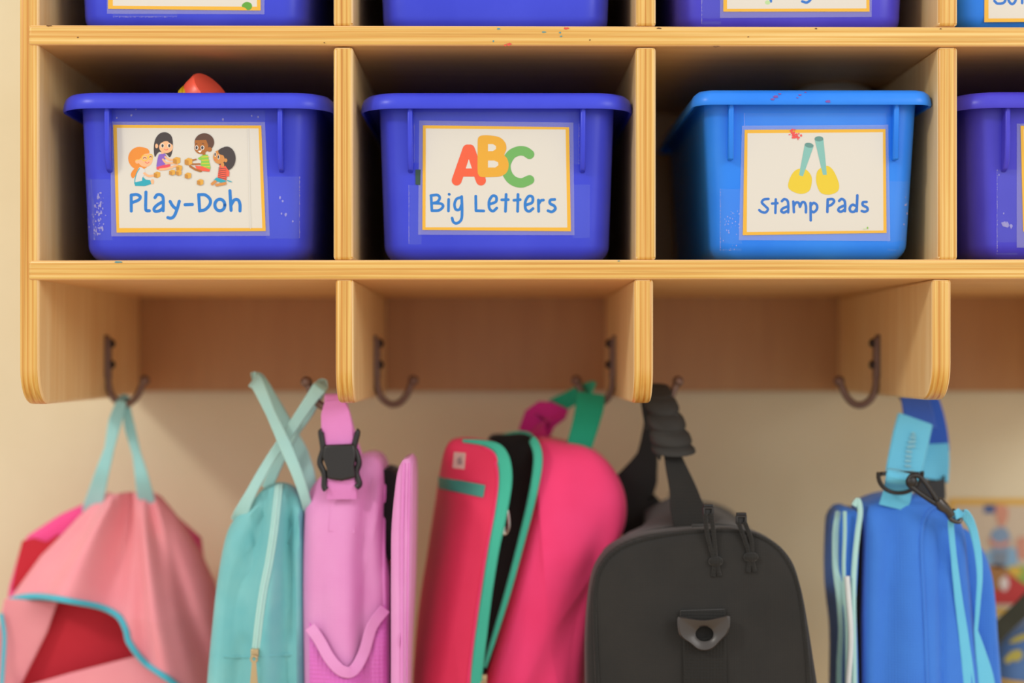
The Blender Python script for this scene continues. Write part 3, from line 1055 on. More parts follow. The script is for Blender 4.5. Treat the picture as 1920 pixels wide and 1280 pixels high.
M['blackweb'] = fabric('black_webbing', '#1d1c1b', '#242321', weave=700, bstr=0.5)
M['royal'] = fabric('royal_blue_cloth', '#4080e0', '#3a76d8', weave=800, bstr=0.5)
M['royal2'] = fabric('deep_blue_webbing', '#3462c8', '#2f5cc0')
M['sky'] = fabric('sky_blue_webbing', '#6cc4e6', '#62bce2', weave=700)
M['palezip'] = fabric('pale_mint_zip_tape', '#a9d8d4', '#b4dedb')
M['whitecord'] = fabric('white_piping', '#dfe3e4', '#d6dcde')

def pts3(L):
    return [P(*q) for q in L]

def smooth3(L, n=8):
    return catmull(pts3(L), n)

def zip_pull(parent, px, py, y, h=52, mat='brass', ang=0.0, name='zipper_pull'):
    s = K * (D + y) / D
    o = P(px, py, y)
    b = MB()
    def L(x, z, yy=0.0):
        return o + Vector((x * math.cos(ang) - z * math.sin(ang), yy, z * math.cos(ang) + x * math.sin(ang))) * 1.0
    w = 7 * s
    # slider
    b.box(o + Vector((-w, -0.003, -w * 1.0)), o + Vector((w, 0.003, w * 1.2)))
    b.torus(o + Vector((0, -0.005, -w * 1.3)), (1, 0, 0), (0, 0, 1), w * 0.75, w * 0.8, 0.0012, 20, 8)
    # tag
    zz0, zz1 = -w * 1.8, -h * s
    ol = [(-w * .55, zz0), (w * .55, zz0), (w * 1.05, zz1 + w), (w * .8, zz1), (-w * .8, zz1), (-w * 1.05, zz1 + w)]
    hol = [(w * .45 * math.cos(t), zz1 + w * 1.3 + w * .6 * math.sin(t)) for t in [2 * math.pi * i / 12 for i in range(12)]]
    b.prism([L(x, z, -0.006) for x, z in ol], (0, 0.0016, 0))
    return b.build(name, M[mat], parent, bevel=0.0007)

# ------------------------------------------------------------------ pink gathered bag at the far left
Y = 0.205
bag = thing('drawstring_bag', P(205, 1500, Y), 'coral pink gathered bag with cyan piping and an open red lined pocket', 'bag')
folds1 = [((232, 925), (212, 1120), 0.022, 16, 40), ((243, 925), (335, 1290), -0.014, 14, 34), ((268, 935), (404, 1290), 0.014, 12, 28), ((188, 935), (40, 1110), 0.009, 12, 26),
          ((205, 925), (120, 1150), -0.016, 16, 46), ((250, 930), (285, 1290), 0.013, 9, 24), ((203, 930), (62, 1140), 0.007, 9, 22), ((282, 940), (376, 1290), -0.011, 9, 20)]
def make_fold(lines):
    def f(px, py, s):
        d = 0
        for (x0, y0), (x1, y1), a, w0, w1 in lines:
            t = (py - y0) / (y1 - y0)
            if t < -0.2:
                continue
            fade = min(1.0, (t + 0.2) / 0.3)
            fade = fade * fade * (3 - 2 * fade)
            tt = max(0, min(t, 1.25))
            x = x0 + (x1 - x0) * tt
            w = w0 + (w1 - w0) * tt
            g = math.exp(-((px - x) / w) ** 2)
            d += a * fade * g * min(1, 1.2 - 0.25 * tt)
        return d * min(1, (1 - s) * 6 + 0.15)
    return f
# stiff hot pink back panel behind the gathered front
b = MB()
b.pillow([(165, 940), (225, 932), (290, 944), (330, 975), (371, 1012), (374, 1040), (385, 1100), (398, 1300), (395, 1490), (210, 1500), (-5, 1490), (-8, 1290), (15, 1100), (38, 1020), (50, 1004), (110, 965)],
         Y + 0.045, Y + 0.042, Y + 0.075, 0.008, 0.01, 0.0, smooth=False, n=120)
b.build('back_panel', M['hotpink'], bag)
opening = [Vector((x, y, 0)) for x, y in ((-60, 1300), (-6, 1142), (30, 1122), (75, 1118), (140, 1128), (190, 1138), (222, 1155), (236, 1180), (243, 1205), (270, 1240), (300, 1262), (330, 1284), (372, 1330), (300, 1400), (120, 1420))]
op = [(p.x, p.y) for p in catmull(opening, 8, True)]
def inside(px, py, q):
    c_ = False
    j = len(q) - 1
    for i in range(len(q)):
        if ((q[i][1] > py) != (q[j][1] > py)) and (px < (q[j][0] - q[i][0]) * (py - q[i][1]) / (q[j][1] - q[i][1]) + q[i][0]):
            c_ = not c_
        j = i
    return c_
# front cloth: a gathered sheet with a real opening cut in it
rows1 = [(928, 186, 268), (934, 172, 283), (946, 158, 294), (975, 128, 318), (1010, 96, 342), (1050, 56, 366), (1100, 20, 388), (1140, -8, 398), (1220, -24, 408), (1290, -30, 409), (1380, -32, 408), (1490, -20, 400)]
def row_at(rows, py):
    for a, c_ in zip(rows, rows[1:]):
        if py <= c_[0]:
            t = (py - a[0]) / (c_[0] - a[0])
            return [a[k] + (c_[k] - a[k]) * t for k in range(1, len(a))]
    return list(rows[-1][1:])
f1 = make_fold(folds1)
b = MB()
NU, NV = 150, 190
grid = []
for j in range(NV + 1):
    py = 928 + (1490 - 928) * j / NV
    xl, xr = row_at(rows1, py)
    row = []
    for i in range(NU + 1):
        u = i / NU
        px = xl + (xr - xl) * (0.5 - 0.5 * math.cos(math.pi * u))
        e = abs(2 * u - 1)
        e = math.sin(e * math.pi / 2)
        depth = 0.020 + 0.040 * min(1, (py - 928) / 230)
        yy = Y + 0.040 - depth * math.sqrt(max(0, 1 - e ** 2.6))
        yy += f1(px, py, 0.3) * (1 - e ** 4)
        if py < 960:   # pinched gathers at the hem
            yy += 0.0016 * math.sin(px * 0.55) * (1 - (py - 928) / 32)
        q = P(px, py, Y)
        row.append((Vector((q.x, yy, q.z)), px, py))
    grid.append(b.add([r_[0] for r_ in row]))
    grid[-1] = list(zip(grid[-1], [r_[1] for r_ in row], [r_[0] for r_ in row]))
sheet_full = MB()
sheet_full.v = list(b.v)
def proj(v):
    s = K * (D + v.y) / D
    return VX + v.x / s, VY - (v.z - Z0) / s
for j in range(NV):
    for i in range(NU):
        ids = (grid[j][i][0], grid[j][i + 1][0], grid[j + 1][i + 1][0], grid[j + 1][i][0])
        sheet_full.face(ids)
        cx_, cy_ = proj((b.v[ids[0]] + b.v[ids[2]]) / 2)
        if not inside(cx_, cy_, op):
            b.face(ids)
front = b.build('front_cloth', M['coral'], bag, angle=70)
so = front.modifiers.new('cloth', 'SOLIDIFY')
so.thickness = 0.0012
so.offset = 1
tree1 = sheet_full.bvh()
b = MB()
path = [(p.x, p.y) for p in catmull([Vector((-2, 1138, 0))] + opening[2:13], 8)]
b.tube(drape(path, tree1, 0.0012, Y + 0.04), 0.0030, 10)
b.build('piping', M['cyan'], bag)
b = MB()
b.prism([P(x, y, Y + 0.038) for x, y in ((41, 1014), (62, 1008), (86, 1016), (110, 1000), (100, 1060), (60, 1075), (20, 1110), (30, 1060))], (0, 0.002, 0))
b.build('back_fold', M['lining'], bag, bevel=0.0006)
# what shows inside the pocket: red back lining, pale side fold, pale lower lip
b = MB()
b.pillow([(10, 1150), (40, 1128), (150, 1120), (250, 1140), (320, 1250), (380, 1340), (370, 1470), (-10, 1470)], Y, Y + 0.024, Y + 0.030, 0.003, 0.002, smooth=False)
b.build('pocket_lining', M['lining'], bag)
b = MB()
b.prism([P(8, 1122, Y + 0.001), P(108, 1128, Y + 0.012), P(88, 1185, Y + 0.014), P(36, 1290, Y + 0.010), P(0, 1330, Y + 0.004), P(-8, 1300, Y), P(-4, 1180, Y)], (0, 0.002, 0))
b.build('side_fold', M['coral'], bag, bevel=0.0008)
b = MB()
b.prism([P(36, 1290, Y - 0.004), P(130, 1262, Y - 0.002), P(258, 1229, Y + 0.004), P(300, 1262, Y), P(360, 1330, Y - 0.004), P(330, 1470, Y - 0.004), P(-5, 1470, Y - 0.004), P(0, 1320, Y - 0.006)], (0, 0.002, 0))
b.build('pocket_lip', M['coral'], bag, bevel=0.0008)
b = MB()
b.ribbon(smooth3([(2, 1150, Y - 0.003), (8, 1190, Y - 0.004), (6, 1240, Y - 0.005), (2, 1300, Y - 0.006)]), 0.004, 0.0016)
b.build('zipper_tape', M['cyan'], bag)
hx = HOOKS['a']
b = MB()
b.ribbon(smooth3([(228, 753, 0.221), (216, 790, 0.216), (205, 840, 0.212), (192, 885, 0.210), (176, 945, Y + 0.030), (172, 965, Y + 0.043)]), [0.010, 0.0130, 0.0095, 0.013, 0.019, 0.021], 0.0014,
         side=None)
b.ribbon(smooth3([(228, 753, 0.221), (232, 750, 0.227), (238, 757, 0.233)]), [0.010, 0.012, 0.010])
b.ribbon(smooth3([(236, 756, 0.232), (243, 800, 0.228), (256, 850, 0.222), (266, 895, 0.216), (276, 945, Y + 0.030), (281, 965, Y + 0.043)]), [0.007, 0.0105, 0.0085, 0.013, 0.018, 0.019])
b.build('strap', M['aqua'], bag)

# ------------------------------------------------------------------ teal drawstring bag
Y = 0.125
bag = thing('drawstring_bag', P(490, 1500, Y), 'teal drawstring bag with a pale zip, straps crossing above it', 'bag')
f2 = make_fold([((505, 930), (462, 1080), 0.014, 10, 24), ((548, 930), (545, 1150), 0.015, 10, 18), ((535, 925), (505, 1150), -0.004, 14, 26), ((480, 960), (440, 1100), -0.003, 12, 22), ((565, 945), (566, 1120), -0.004, 8, 10),
               ((470, 1190), (455, 1290), 0.004, 18, 22), ((545, 1200), (560, 1290), -0.003, 18, 22)])
b = MB()
b.pillow([(448, 964), (470, 945), (486, 925), (500, 911), (522, 905), (545, 910), (562, 926), (572, 945), (575, 1000), (576, 1100), (577, 1220), (579, 1400), (577, 1500), (490, 1508), (388, 1500), (386, 1400), (392, 1280), (402, 1170), (412, 1080), (428, 1000)],
         Y, Y - 0.030, Y + 0.030, 0.020, 0.020, 0.006, fold=f2, n=140, rings_in=16)
b.build('bag_body', M['teal'], bag, angle=60)
tree2 = b.bvh()
zp = [(p.x, p.y) for p in catmull([Vector(q) for q in ((523, 909, 0), (519, 945, 0), (514, 990, 0), (505, 1050, 0), (494, 1105, 0), (486, 1160, 0), (480, 1215, 0))], 8)]
b = MB()
b.ribbon(drape(zp, tree2, 0.0010), 0.0072, 0.0012)
b.build('zipper_tape', M['tealstrap'], bag)
b = MB()
b.tube(drape(zp, tree2, 0.0020), 0.0010, 8)
b.build('zipper_teeth', M['palezip'], bag)
b = MB()
sm = [(400 + i * 18.2, 1229 + 3 * math.sin(i * 0.5)) for i in range(11)]
b.tube(drape(sm, tree2, 0.0002), 0.0007, 6)
b.build('seam', M['teal'], bag)
zq = drape([(479, 1222)], tree2, 0.004)[0]
zip_pull(bag, 478, 1224, zq.y, 62, 'brass')
b = MB()
xs = Vector((1, 0, 0))
# strap over the hook
b.ribbon(smooth3([(446, 978, Y - 0.002), (452, 962, Y - 0.016), (470, 925, Y - 0.022), (502, 868, Y - 0.020), (545, 805, Y - 0.018), (582, 750, Y - 0.019), (598, 728, Y - 0.018)]), [0.014, 0.013, 0.0095, 0.0085, 0.0095, 0.011, 0.013], 0.0018)
b.ribbon(smooth3([(598, 728, Y - 0.018), (604, 722, Y - 0.010), (600, 728, Y + 0.001), (575, 775, Y + 0.004), (545, 820, Y + 0.003), (520, 870, Y + 0.004), (500, 915, Y + 0.006)]), [0.013, 0.012, 0.012, 0.010, 0.010, 0.010], 0.0018)
b.build('strap', M['tealstrap'], bag)
b = MB()
# stiff loop standing free to the upper left
b.ribbon(smooth3([(578, 968, Y - 0.006), (574, 940, Y - 0.024), (560, 895, Y - 0.030), (535, 835, Y - 0.030), (508, 775, Y - 0.026), (484, 722, Y - 0.018), (476, 712, Y - 0.010)]), [0.009, 0.009, 0.010, 0.011, 0.009, 0.012, 0.015], 0.0020)
b.ribbon(smooth3([(476, 712, Y - 0.010), (486, 714, Y + 0.004), (510, 745, Y + 0.010), (540, 800, Y + 0.016), (565, 850, Y + 0.020), (582, 905, Y + 0.018), (580, 960, Y + 0.012)]), [0.015, 0.013, 0.009, 0.011, 0.013, 0.011, 0.01], 0.0018)
b.build('strap', M['tealstrap'], bag)

# ------------------------------------------------------------------ orchid lunch bag with black buckle
Y = 0.145
bag = thing('lunch_bag', P(675, 1500, Y), 'orchid pink lunch bag hung by a strap with a black buckle', 'bag')
f3 = make_fold([((640, 960), (655, 1290), -0.004, 40, 50), ((700, 900), (690, 1000), 0.008, 12, 14), ((600, 920), (590, 1100), -0.002, 14, 18), ((690, 1000), (715, 1200), 0.003, 14, 18)])
b = MB()
b.pillow([(580, 960), (586, 925), (598, 900), (620, 880), (655, 862), (690, 848), (712, 852), (723, 872), (726, 910), (724, 960), (728, 1030), (735, 1080), (737, 1180), (738, 1400), (732, 1500), (660, 1506), (584, 1500), (580, 1400), (579, 1240), (577, 1080)],
         Y, Y - 0.052, Y + 0.055, 0.018, 0.02, 0.004, fold=f3, n=130, rings_in=14)
b.build('bag_body', M['orchid'], bag, angle=60)
tree3 = b.bvh()
b = MB()
b.pillow([(746, 905), (752, 872), (762, 856), (774, 858), (778, 880), (778, 960), (775, 1100), (768, 1240), (764, 1400), (760, 1500), (742, 1502), (738, 1400), (738, 1200), (738, 1060), (739, 980)],
         Y - 0.05, Y - 0.092, Y + 0.005, 0.009, 0.012, 0.002, n=110)
b.build('lid', M['orchid'], bag, angle=60)
tree3l = b.bvh()
b = MB()
b.pillow([(718, 890), (732, 876), (748, 895), (748, 980), (742, 1036), (730, 1036), (720, 980)], Y, Y - 0.034, Y + 0.04, 0.003, 0.003, n=60)
b.build('dark_lining', M['dark'], bag)
b = MB()
b.tube(drape([(722 - 3 * math.sin(i / 9), 884 + i * 9) for i in range(70)], tree3, 0.0008), 0.0017, 8)
b.build('piping', M['orchid2'], bag)
b = MB()
b.tube(drape([(757 - min(i, 14) * 0.25, 868 + i * 9) for i in range(66)], tree3l, 0.0006), 0.0014, 8)
b.tube(drape([(768 - i * 0.12, 868 + i * 9) for i in range(66)], tree3l, 0.0006), 0.0009, 8)
b.build('piping', M['orchid2'], bag)
b = MB()
b.prism(drape([(618, 925), (662, 922), (666, 1000), (616, 996)], tree3, 0.0012), (0, 0.0012, 0))
b.build('strap_anchor', M['orchid'], bag, bevel=0.0005)
b = MB()
YF = Y - 0.058
b.ribbon(smooth3([(628, 752, 0.096), (629, 775, YF + 0.002), (632, 805, YF - 0.001), (635, 834, YF - 0.002)]), [0.018, 0.0250, 0.0275, 0.028], 0.0018, side=Vector((1, 0, 0)))
b.ribbon(smooth3([(628, 752, 0.096), (628, 742, 0.104), (628, 742, 0.120), (632, 770, 0.132), (650, 840, 0.150), (665, 880, 0.160)]), [0.018, 0.018, 0.018, 0.022, 0.024, 0.024], 0.0018, side=Vector((1, 0, 0)))
b.ribbon(smooth3([(639, 900, YF - 0.002), (640, 915, YF - 0.001), (641, 935, YF + 0.002)]), [0.0255, 0.0265, 0.0265], 0.0018, side=Vector((1, 0, 0)))
b.build('strap', M['orchid2'], bag)
b = MB()
Yb = YF - 0.004
# side-release buckle: socket body, two prongs and the lower bar
b.prism([P(x, y, Yb - 0.004) for x, y in ((607, 834), (664, 832), (668, 850), (664, 872), (668, 895), (640, 902), (613, 898), (612, 878), (604, 856))], (0, 0.010, 0))
b.build('buckle', M['blackpl'], bag, bevel=0.002, seg=3)
buck = bpy.data.objects[-1] if False else None
for side_ in ((([(606, 840), (602, 812), (604, 808)]), [(604, 850), (600, 868), (608, 888), (608, 912), (612, 918)]), ([(664, 838), (670, 812), (667, 808)], [(668, 848), (673, 868), (668, 886), (674, 906), (668, 914)])):
    b = MB()
    L = side_[0][::-1] + side_[1]
    b.tube(catmull([P(x, y, Yb + 0.001) for x, y in L], 6), 0.0027, 10)
    b.build('buckle_prong', M['blackpl'], bag)
b = MB()
mouth = [(p.x, p.y) for p in catmull([Vector(q) for q in ((581, 1166, 0), (598, 1190, 0), (618, 1225, 0), (640, 1248, 0), (662, 1248, 0), (682, 1215, 0), (698, 1165, 0), (722, 1132, 0))], 8)]
top_ = drape(mouth, tree3, 0.006)
bot_ = [p.copy() for p in drape([(582 + (728 - 582) * i / (len(mouth) - 1), 1490) for i in range(len(mouth))], tree3, 0.006)]
b.loft([top_] + [[a.lerp(c_, t) for a, c_ in zip(top_, bot_)] for t in (0.25, 0.5, 0.75, 1.0)], closed=False, cap0=False, cap1=False)
pk = b.build('mesh_pocket', M['mesh'], bag, angle=70)
so = pk.modifiers.new('cloth', 'SOLIDIFY')
so.thickness = 0.001
b = MB()
mid_ = drape([(x, y + 9) for x, y in mouth], tree3, 0.0085)
b.ribbon(mid_, 0.010, 0.0014)
b.build('pocket_binding', M['orchid'], bag)

# ------------------------------------------------------------------ hot pink lunch box, unzipped
Y = 0.20
bag = thing('lunch_bag', P(960, 1500, Y), 'hot pink lunch bag with jade zip tape, unzipped showing black inside', 'bag')
body_ol = [(1000, 832), (1020, 822), (1060, 830), (1100, 838), (1135, 860), (1160, 895), (1173, 935), (1172, 980), (1155, 1020), (1130, 1080), (1112, 1160), (1098, 1260), (1088, 1400), (1075, 1500), (980, 1508), (880, 1500), (885, 1400), (905, 1290), (935, 1180), (968, 1050), (992, 950), (1005, 880)]
f4 = make_fold([((1080, 845), (1120, 940), 0.004, 16, 30), ((1130, 1000), (1010, 1290), 0.005, 22, 34), ((1060, 850), (1040, 950), -0.002, 22, 30)])
b = MB()
b.pillow(body_ol, Y - 0.02, Y - 0.055, Y + 0.075, 0.030, 0.03, 0.008, fold=f4, n=150, rings_in=12)
b.build('bag_body', M['fuchsia'], bag, angle=60)
tree4 = b.bvh()
lid_ol = [(846, 826), (870, 822), (905, 825), (935, 834), (950, 855), (955, 890), (948, 950), (930, 1040), (915, 1130), (902, 1230), (890, 1330), (880, 1500), (820, 1506), (764, 1500), (762, 1400), (768, 1280), (778, 1160), (795, 1050), (812, 940), (826, 870), (834, 842)]
def lid_turn(px, py, s_):
    x0 = 905 - 70 * max(0, min(1, (py - 900) / 380))
    u = max(0, (x0 - px) / 70)
    return 0.045 * min(u, 1.6) ** 2 * max(0, min(1, (py - 830) / 120))
b = MB()
b.pillow(lid_ol, Y - 0.06, Y - 0.070, Y - 0.020, 0.012, 0.008, 0.003, n=150, tilt=(-0.25, 0), fold=lid_turn, rings_in=14)
b.build('lid', M['fucred'], bag, angle=60)
tree4l = b.bvh()
b = MB()
b.pillow([(915, 824), (950, 816), (990, 816), (1010, 845), (1004, 890), (985, 970), (958, 1080), (930, 1190), (908, 1270), (895, 1290), (890, 1240), (905, 1100), (925, 980), (940, 880)], Y - 0.03, Y - 0.030, Y + 0.02, 0.004, 0.004, n=100)
b.build('dark_lining', M['dark'], bag)
b = MB()
zl = [(p.x, p.y) for p in catmull([Vector(q + (0,)) for q in ((868, 826), (905, 830), (932, 840), (944, 862), (948, 900), (940, 960), (926, 1030), (913, 1110), (902, 1190), (893, 1265), (886, 1340))], 7)]
b.ribbon(drape(zl, tree4l, 0.0018), [0.003, 0.005, 0.009, 0.012, 0.012, 0.011, 0.010, 0.010, 0.011, 0.011, 0.011], 0.003)
b.build('zipper_tape', M['mint'], bag)
b = MB()
zr = [(p.x, p.y) for p in catmull([Vector(q + (0,)) for q in ((930, 822), (962, 815), (990, 818), (1006, 840), (1008, 875), (996, 940), (976, 1020), (952, 1110), (926, 1195), (908, 1250))], 7)]
zz_ = []
for i, (x, y) in enumerate(zr):
    zz_.append(P(x, y, Y - 0.060 + (0.05 if y < 825 else 0.012 * math.exp(-(y - 825) / 30))))
b.ribbon(zz_, [0.004, 0.006, 0.008, 0.0085, 0.0085, 0.0075, 0.0065, 0.006, 0.005, 0.004], 0.003)
b.build('zipper_tape', M['mint'], bag)
b = MB()
b.tube(drape([(x - 15 if y > 860 else x - 10, y + 6) for x, y in zl[10:]], tree4l, 0.0004), 0.0009, 8)
b.build('piping', M['fuchsia'], bag)
b = MB()
b.ribbon(drape([(823 + 85 * i / 12, 904 + 17 * i / 12) for i in range(13)], tree4l, 0.0012), 0.0118, 0.0013, side=Vector((0, 0, 1)))
b.build('reflective_strip', plain('jade_strip', '#3f9c8c', 0.5), bag, bevel=0.0006)
b = MB()
b.prism(drape([(851, 847), (873, 849), (871, 880), (848, 877)], tree4l, 0.0014), (0, 0.0013, 0))
pt_ = b.build('logo_patch', plain('pale_patch', '#d8b9b0', 0.7), bag, bevel=0.0006)
b = MB()
b.prism(drape([(857, 860), (864, 856), (867, 870), (858, 871)], tree4l, 0.0022), (0, 0.0006, 0))
b.build('emblem', plain('grey_emblem', '#a08a8a', 0.7), pt_)
b = MB()
for L in ([(947, 948), (952, 960), (954, 985), (950, 998), (944, 1000), (942, 990)],):
    b.tube(catmull([P(x, y, Y - 0.068) for x, y in L], 6), 0.0013, 8)
b.box(P(941, 985, Y - 0.07), P(947, 1000, Y - 0.066))
b.build('zipper_pull', M['steel'], bag)
zip_pull(bag, 906, 1272, Y - 0.068, 40, 'brass')
b = MB()
hx, hy, hz = HOOKS['d']
b.ribbon(smooth3([(1108, 738, 0.213), (1106, 760, 0.204), (1098, 795, 0.196), (1084, 842, 0.190)]), [0.026, 0.0270, 0.0250, 0.0235], 0.0018, side=Vector((1, 0, -0.15)))
b.ribbon(smooth3([(1108, 738, 0.213), (1104, 733, 0.221), (1088, 737, 0.232), (1060, 752, 0.240), (1035, 765, 0.244)]), [0.024, 0.021, 0.018, 0.018, 0.019], 0.0018, side=Vector((0.3, 0.2, 1)))
b.build('strap', M['jade'], bag)
b = MB()
b.ribbon(smooth3([(1058, 766, 0.238), (1030, 777, 0.240), (1010, 795, 0.238), (1000, 815, 0.226), (1008, 840, 0.210)]), [0.022, 0.026, 0.030, 0.026, 0.024], 0.003, side=Vector((0.7, 0.3, 0.7)))
b.prism([P(x, y, 0.234) for x, y in ((985, 770), (1010, 752), (1035, 753), (1066, 768), (1060, 785), (1040, 800), (1030, 822), (990, 812), (972, 806))], (0, 0.006, 0))
b.build('strap_buckle', M['magenta'], bag, bevel=0.001)

# ------------------------------------------------------------------ black duffel seen end-on
Y = 0.06
bag = thing('duffel_bag', P(1320, 1500, 0.17), 'black canvas duffel bag seen end on, with corded zip pulls', 'bag')
end_ol = [(1100, 1290), (1100, 1200), (1106, 1120), (1118, 1068), (1145, 1032), (1185, 1010), (1240, 998), (1330, 991), (1400, 995), (1450, 1014), (1485, 1050), (1503, 1100), (1515, 1160), (1526, 1230), (1536, 1300), (1542, 1400), (1535, 1490), (1320, 1500), (1105, 1490), (1100, 1400)]
f5 = make_fold([((1180, 1060), (1200, 1260), -0.002, 30, 40), ((1270, 1080), (1265, 1180), 0.002, 24, 30), ((1400, 1080), (1390, 1150), 0.003, 14, 20), ((1440, 1150), (1470, 1280), 0.003, 30, 40)])
b = MB()
b.pillow(end_ol, Y, Y - 0.004, Y + 0.040, 0.010, 0.006, 0.007, fold=f5, n=160)
b.build('end_panel', M['black'], bag, angle=60)
tree5 = b.bvh()
# body behind the end panel, sagging and shifted right behind the neighbour
b = MB()
ol = [Vector((a, c_, 0)) for a, c_ in end_ol]
ol = resample(catmull(ol, 8, True), 140, True)
rings = []
for t in [0, 0.08, 0.2, 0.4, 0.6, 0.8, 0.93, 1.0]:
    yy = Y + 0.030 + 0.225 * t
    s = 1.0 - 0.02 * t if t < 0.85 else (0.97 if t < 0.95 else 0.90)
    ring = []
    for p in ol:
        q = P(p.x, p.y, Y)
        lx = max(q.x, P(1100 + 140 * min(1, t * 3.0), 0, Y).x)
        sag = 0.010 * math.sin(math.pi * t) * max(0, 1 - abs(p.y - 995) / 160)
        cz_ = P(0, 1250, Y).z
        ring.append(Vector((P(1330, 0, Y).x + (lx - P(1330, 0, Y).x) * s, yy, cz_ + (q.z - cz_) * s + 0.010 * t * max(0, 1 - abs(p.y - 995) / 200) - sag + 0.024 * math.exp(-((p.x - 1312) / 75) ** 2) * math.sin(math.pi * min(1, t * 1.1 + 0.02)) * max(0, 1 - abs(p.y - 995) / 160))))
    rings.append(ring)
b.loft(rings)
b.build('bag_body', M['black'], bag, angle=60)
tree5b = b.bvh()
b = MB()
pp = [(p.x, p.y) for p in catmull([Vector(q + (0,)) for q in ((1122, 1400), (1120, 1290), (1116, 1190), (1116, 1105), (1130, 1060), (1160, 1030), (1205, 1012), (1270, 1000), (1335, 995), (1395, 998), (1445, 1018), (1480, 1058), (1498, 1110), (1508, 1180), (1516, 1260), (1522, 1400))], 8)]
b.tube(drape(pp, tree5, 0.0004), 0.0019, 8)
b.build('piping', M['blackweb'], bag)
b = MB()
ze = drape([(x, y) for x, y in ((1300, 955), (1330, 965), (1352, 975), (1380, 985))], tree5b, 0.001, 0.15)
b.ribbon(catmull([Vector((P(1322, 0, Y).x, Y + 0.02 + 0.02 * i, drape([(1345, 985)], tree5b, 0.0, Y + 0.02)[0].z + 0.0012 * i)) for i in range(11)], 2), 0.018, 0.002, side=Vector((1, 0, 0)))
b.build('zipper_tape', M['blackweb'], bag)
# carry handle over the hook: webbing, padded grip, far strap
hx, hy, hz = HOOKS['e']
b = MB()
YH = 0.135
b.ribbon(smooth3([(1300, 985, 0.088), (1288, 950, 0.098), (1280, 915, 0.110), (1268, 878, 0.120), (1258, 845, 0.126)]), [0.034, 0.030, 0.024, 0.019, 0.014], 0.0022, side=Vector((1, 0, 0.15)))
b.ribbon(smooth3([(1226, 752, 0.176), (1222, 800, 0.186), (1214, 850, 0.200), (1196, 895, 0.215), (1180, 940, 0.225), (1215, 985, 0.235)]), [0.016, 0.016, 0.020, 0.040, 0.050, 0.050], 0.0024, side=Vector((1, 0, 0.2)))
b.build('handle', M['blackweb'], bag)
b = MB()
gp = catmull([P(1229, 722, 0.156), P(1236, 745, 0.140), P(1247, 780, 0.132), P(1256, 815, 0.128), P(1264, 846, 0.126)], 14)
rings = []
n = 18
for i, p in enumerate(gp):
    t = i / (len(gp) - 1)
    r_ = 0.0105 + 0.0065 * t
    if 0.18 < t < 0.95:
        r_ *= 1.03 - 0.20 * (1 - abs(math.sin(t * 4.5 * math.pi))) ** 2
    if i == 0:
        r_ *= 0.6
    rings.append([p + Vector((math.cos(2 * math.pi * k / n) * r_ * 1.15, math.sin(2 * math.pi * k / n) * r_ * 0.8, math.sin(2 * math.pi * k / n) * r_ * 0.25)) for k in range(n)])
b.loft(rings)
b.prism([P(x, y, 0.150) for x, y in ((1200, 742), (1222, 735), (1224, 806), (1210, 806))], (0, 0.004, 0))
b.prism([P(x, y, 0.126) for x, y in ((1232, 800), (1246, 830), (1238, 864), (1222, 840))], (0, 0.004, 0))
b.prism([P(x, y, 0.126) for x, y in ((1262, 770), (1272, 776), (1288, 832), (1286, 853), (1272, 848))], (0, 0.004, 0))
b.build('handle_grip', plain('matte_black_rubber', '#2a2927', 0.75), bag, bevel=0.0008)
for L, kn in (([(1328, 962), (1332, 1000), (1340, 1046)], (1342, 1052)), ([(1390, 978), (1402, 1010), (1408, 1040)], (1408, 1044))):
    b = MB()
    x0, y0 = L[0]
    base = drape([(x0, max(y0, 1000))], tree5, 0.0, Y)[0].y - 0.006
    for dx in (-6, 6):
        b.tube(catmull([P(x + dx * (1 if i < 2 else 0.3), y, base) for i, (x, y) in enumerate(L)], 8), 0.0019, 8)
    b.sphere(P(kn[0], kn[1], base), 0.0058, sx=(1.1, 0.8, 0.75))
    b.tube([P(kn[0] - 2, kn[1] + 6, base), P(kn[0] - 5, kn[1] + 28, base)], 0.0020, 8)
    b.tube([P(kn[0] + 2, kn[1] + 6, base), P(kn[0] + 7, kn[1] + 27, base)], 0.0020, 8)
    pull = b.build('zip_pull_cord', M['blackweb'], bag)
    b = MB()
    b.box(P(x0 - 8, y0 + 4, base + 0.002), P(x0 + 8, y0 - 18, base + 0.007))
    b.tube([P(x0 - 7, y0 + 4, base), P(x0 - 8, y0 - 10, base), P(x0 + 8, y0 - 10, base), P(x0 + 7, y0 + 4, base)], 0.0016, 8)
    b.build('slider', M['blackpl'], pull, bevel=0.001)
b = MB()
yw = drape([(1320, 1260)], tree5, 0)[0].y
b.ribbon(drape([(1321 + i * 0.12, 1196 + i * 9) for i in range(26)], tree5, 0.0008), 0.0365, 0.0018, side=Vector((1, 0, 0)))
b.prism(drape([(1276, 1145), (1360, 1142), (1360, 1166), (1276, 1168)], tree5, 0.0040), (0, 0.004, 0))
b.build('webbing_tab', M['blackweb'], bag, bevel=0.0008)
b = MB()
yr_ = yw - 0.0075
no_ = 48
outer = resample(catmull([Vector(q + (0,)) for q in ((1270, 1160), (1276, 1156), (1320, 1162), (1362, 1154), (1369, 1158), (1366, 1184), (1352, 1200), (1334, 1217), (1312, 1219), (1294, 1206), (1274, 1190))], 8, True), no_)
st_ = min(range(no_), key=lambda i: (outer[i] - Vector((1369, 1158, 0))).length)
outer = outer[st_:] + outer[:st_]
c0 = Vector((1321, 1188, 0))
a0 = math.atan2(outer[0].y - c0.y, outer[0].x - c0.x)
rings = []
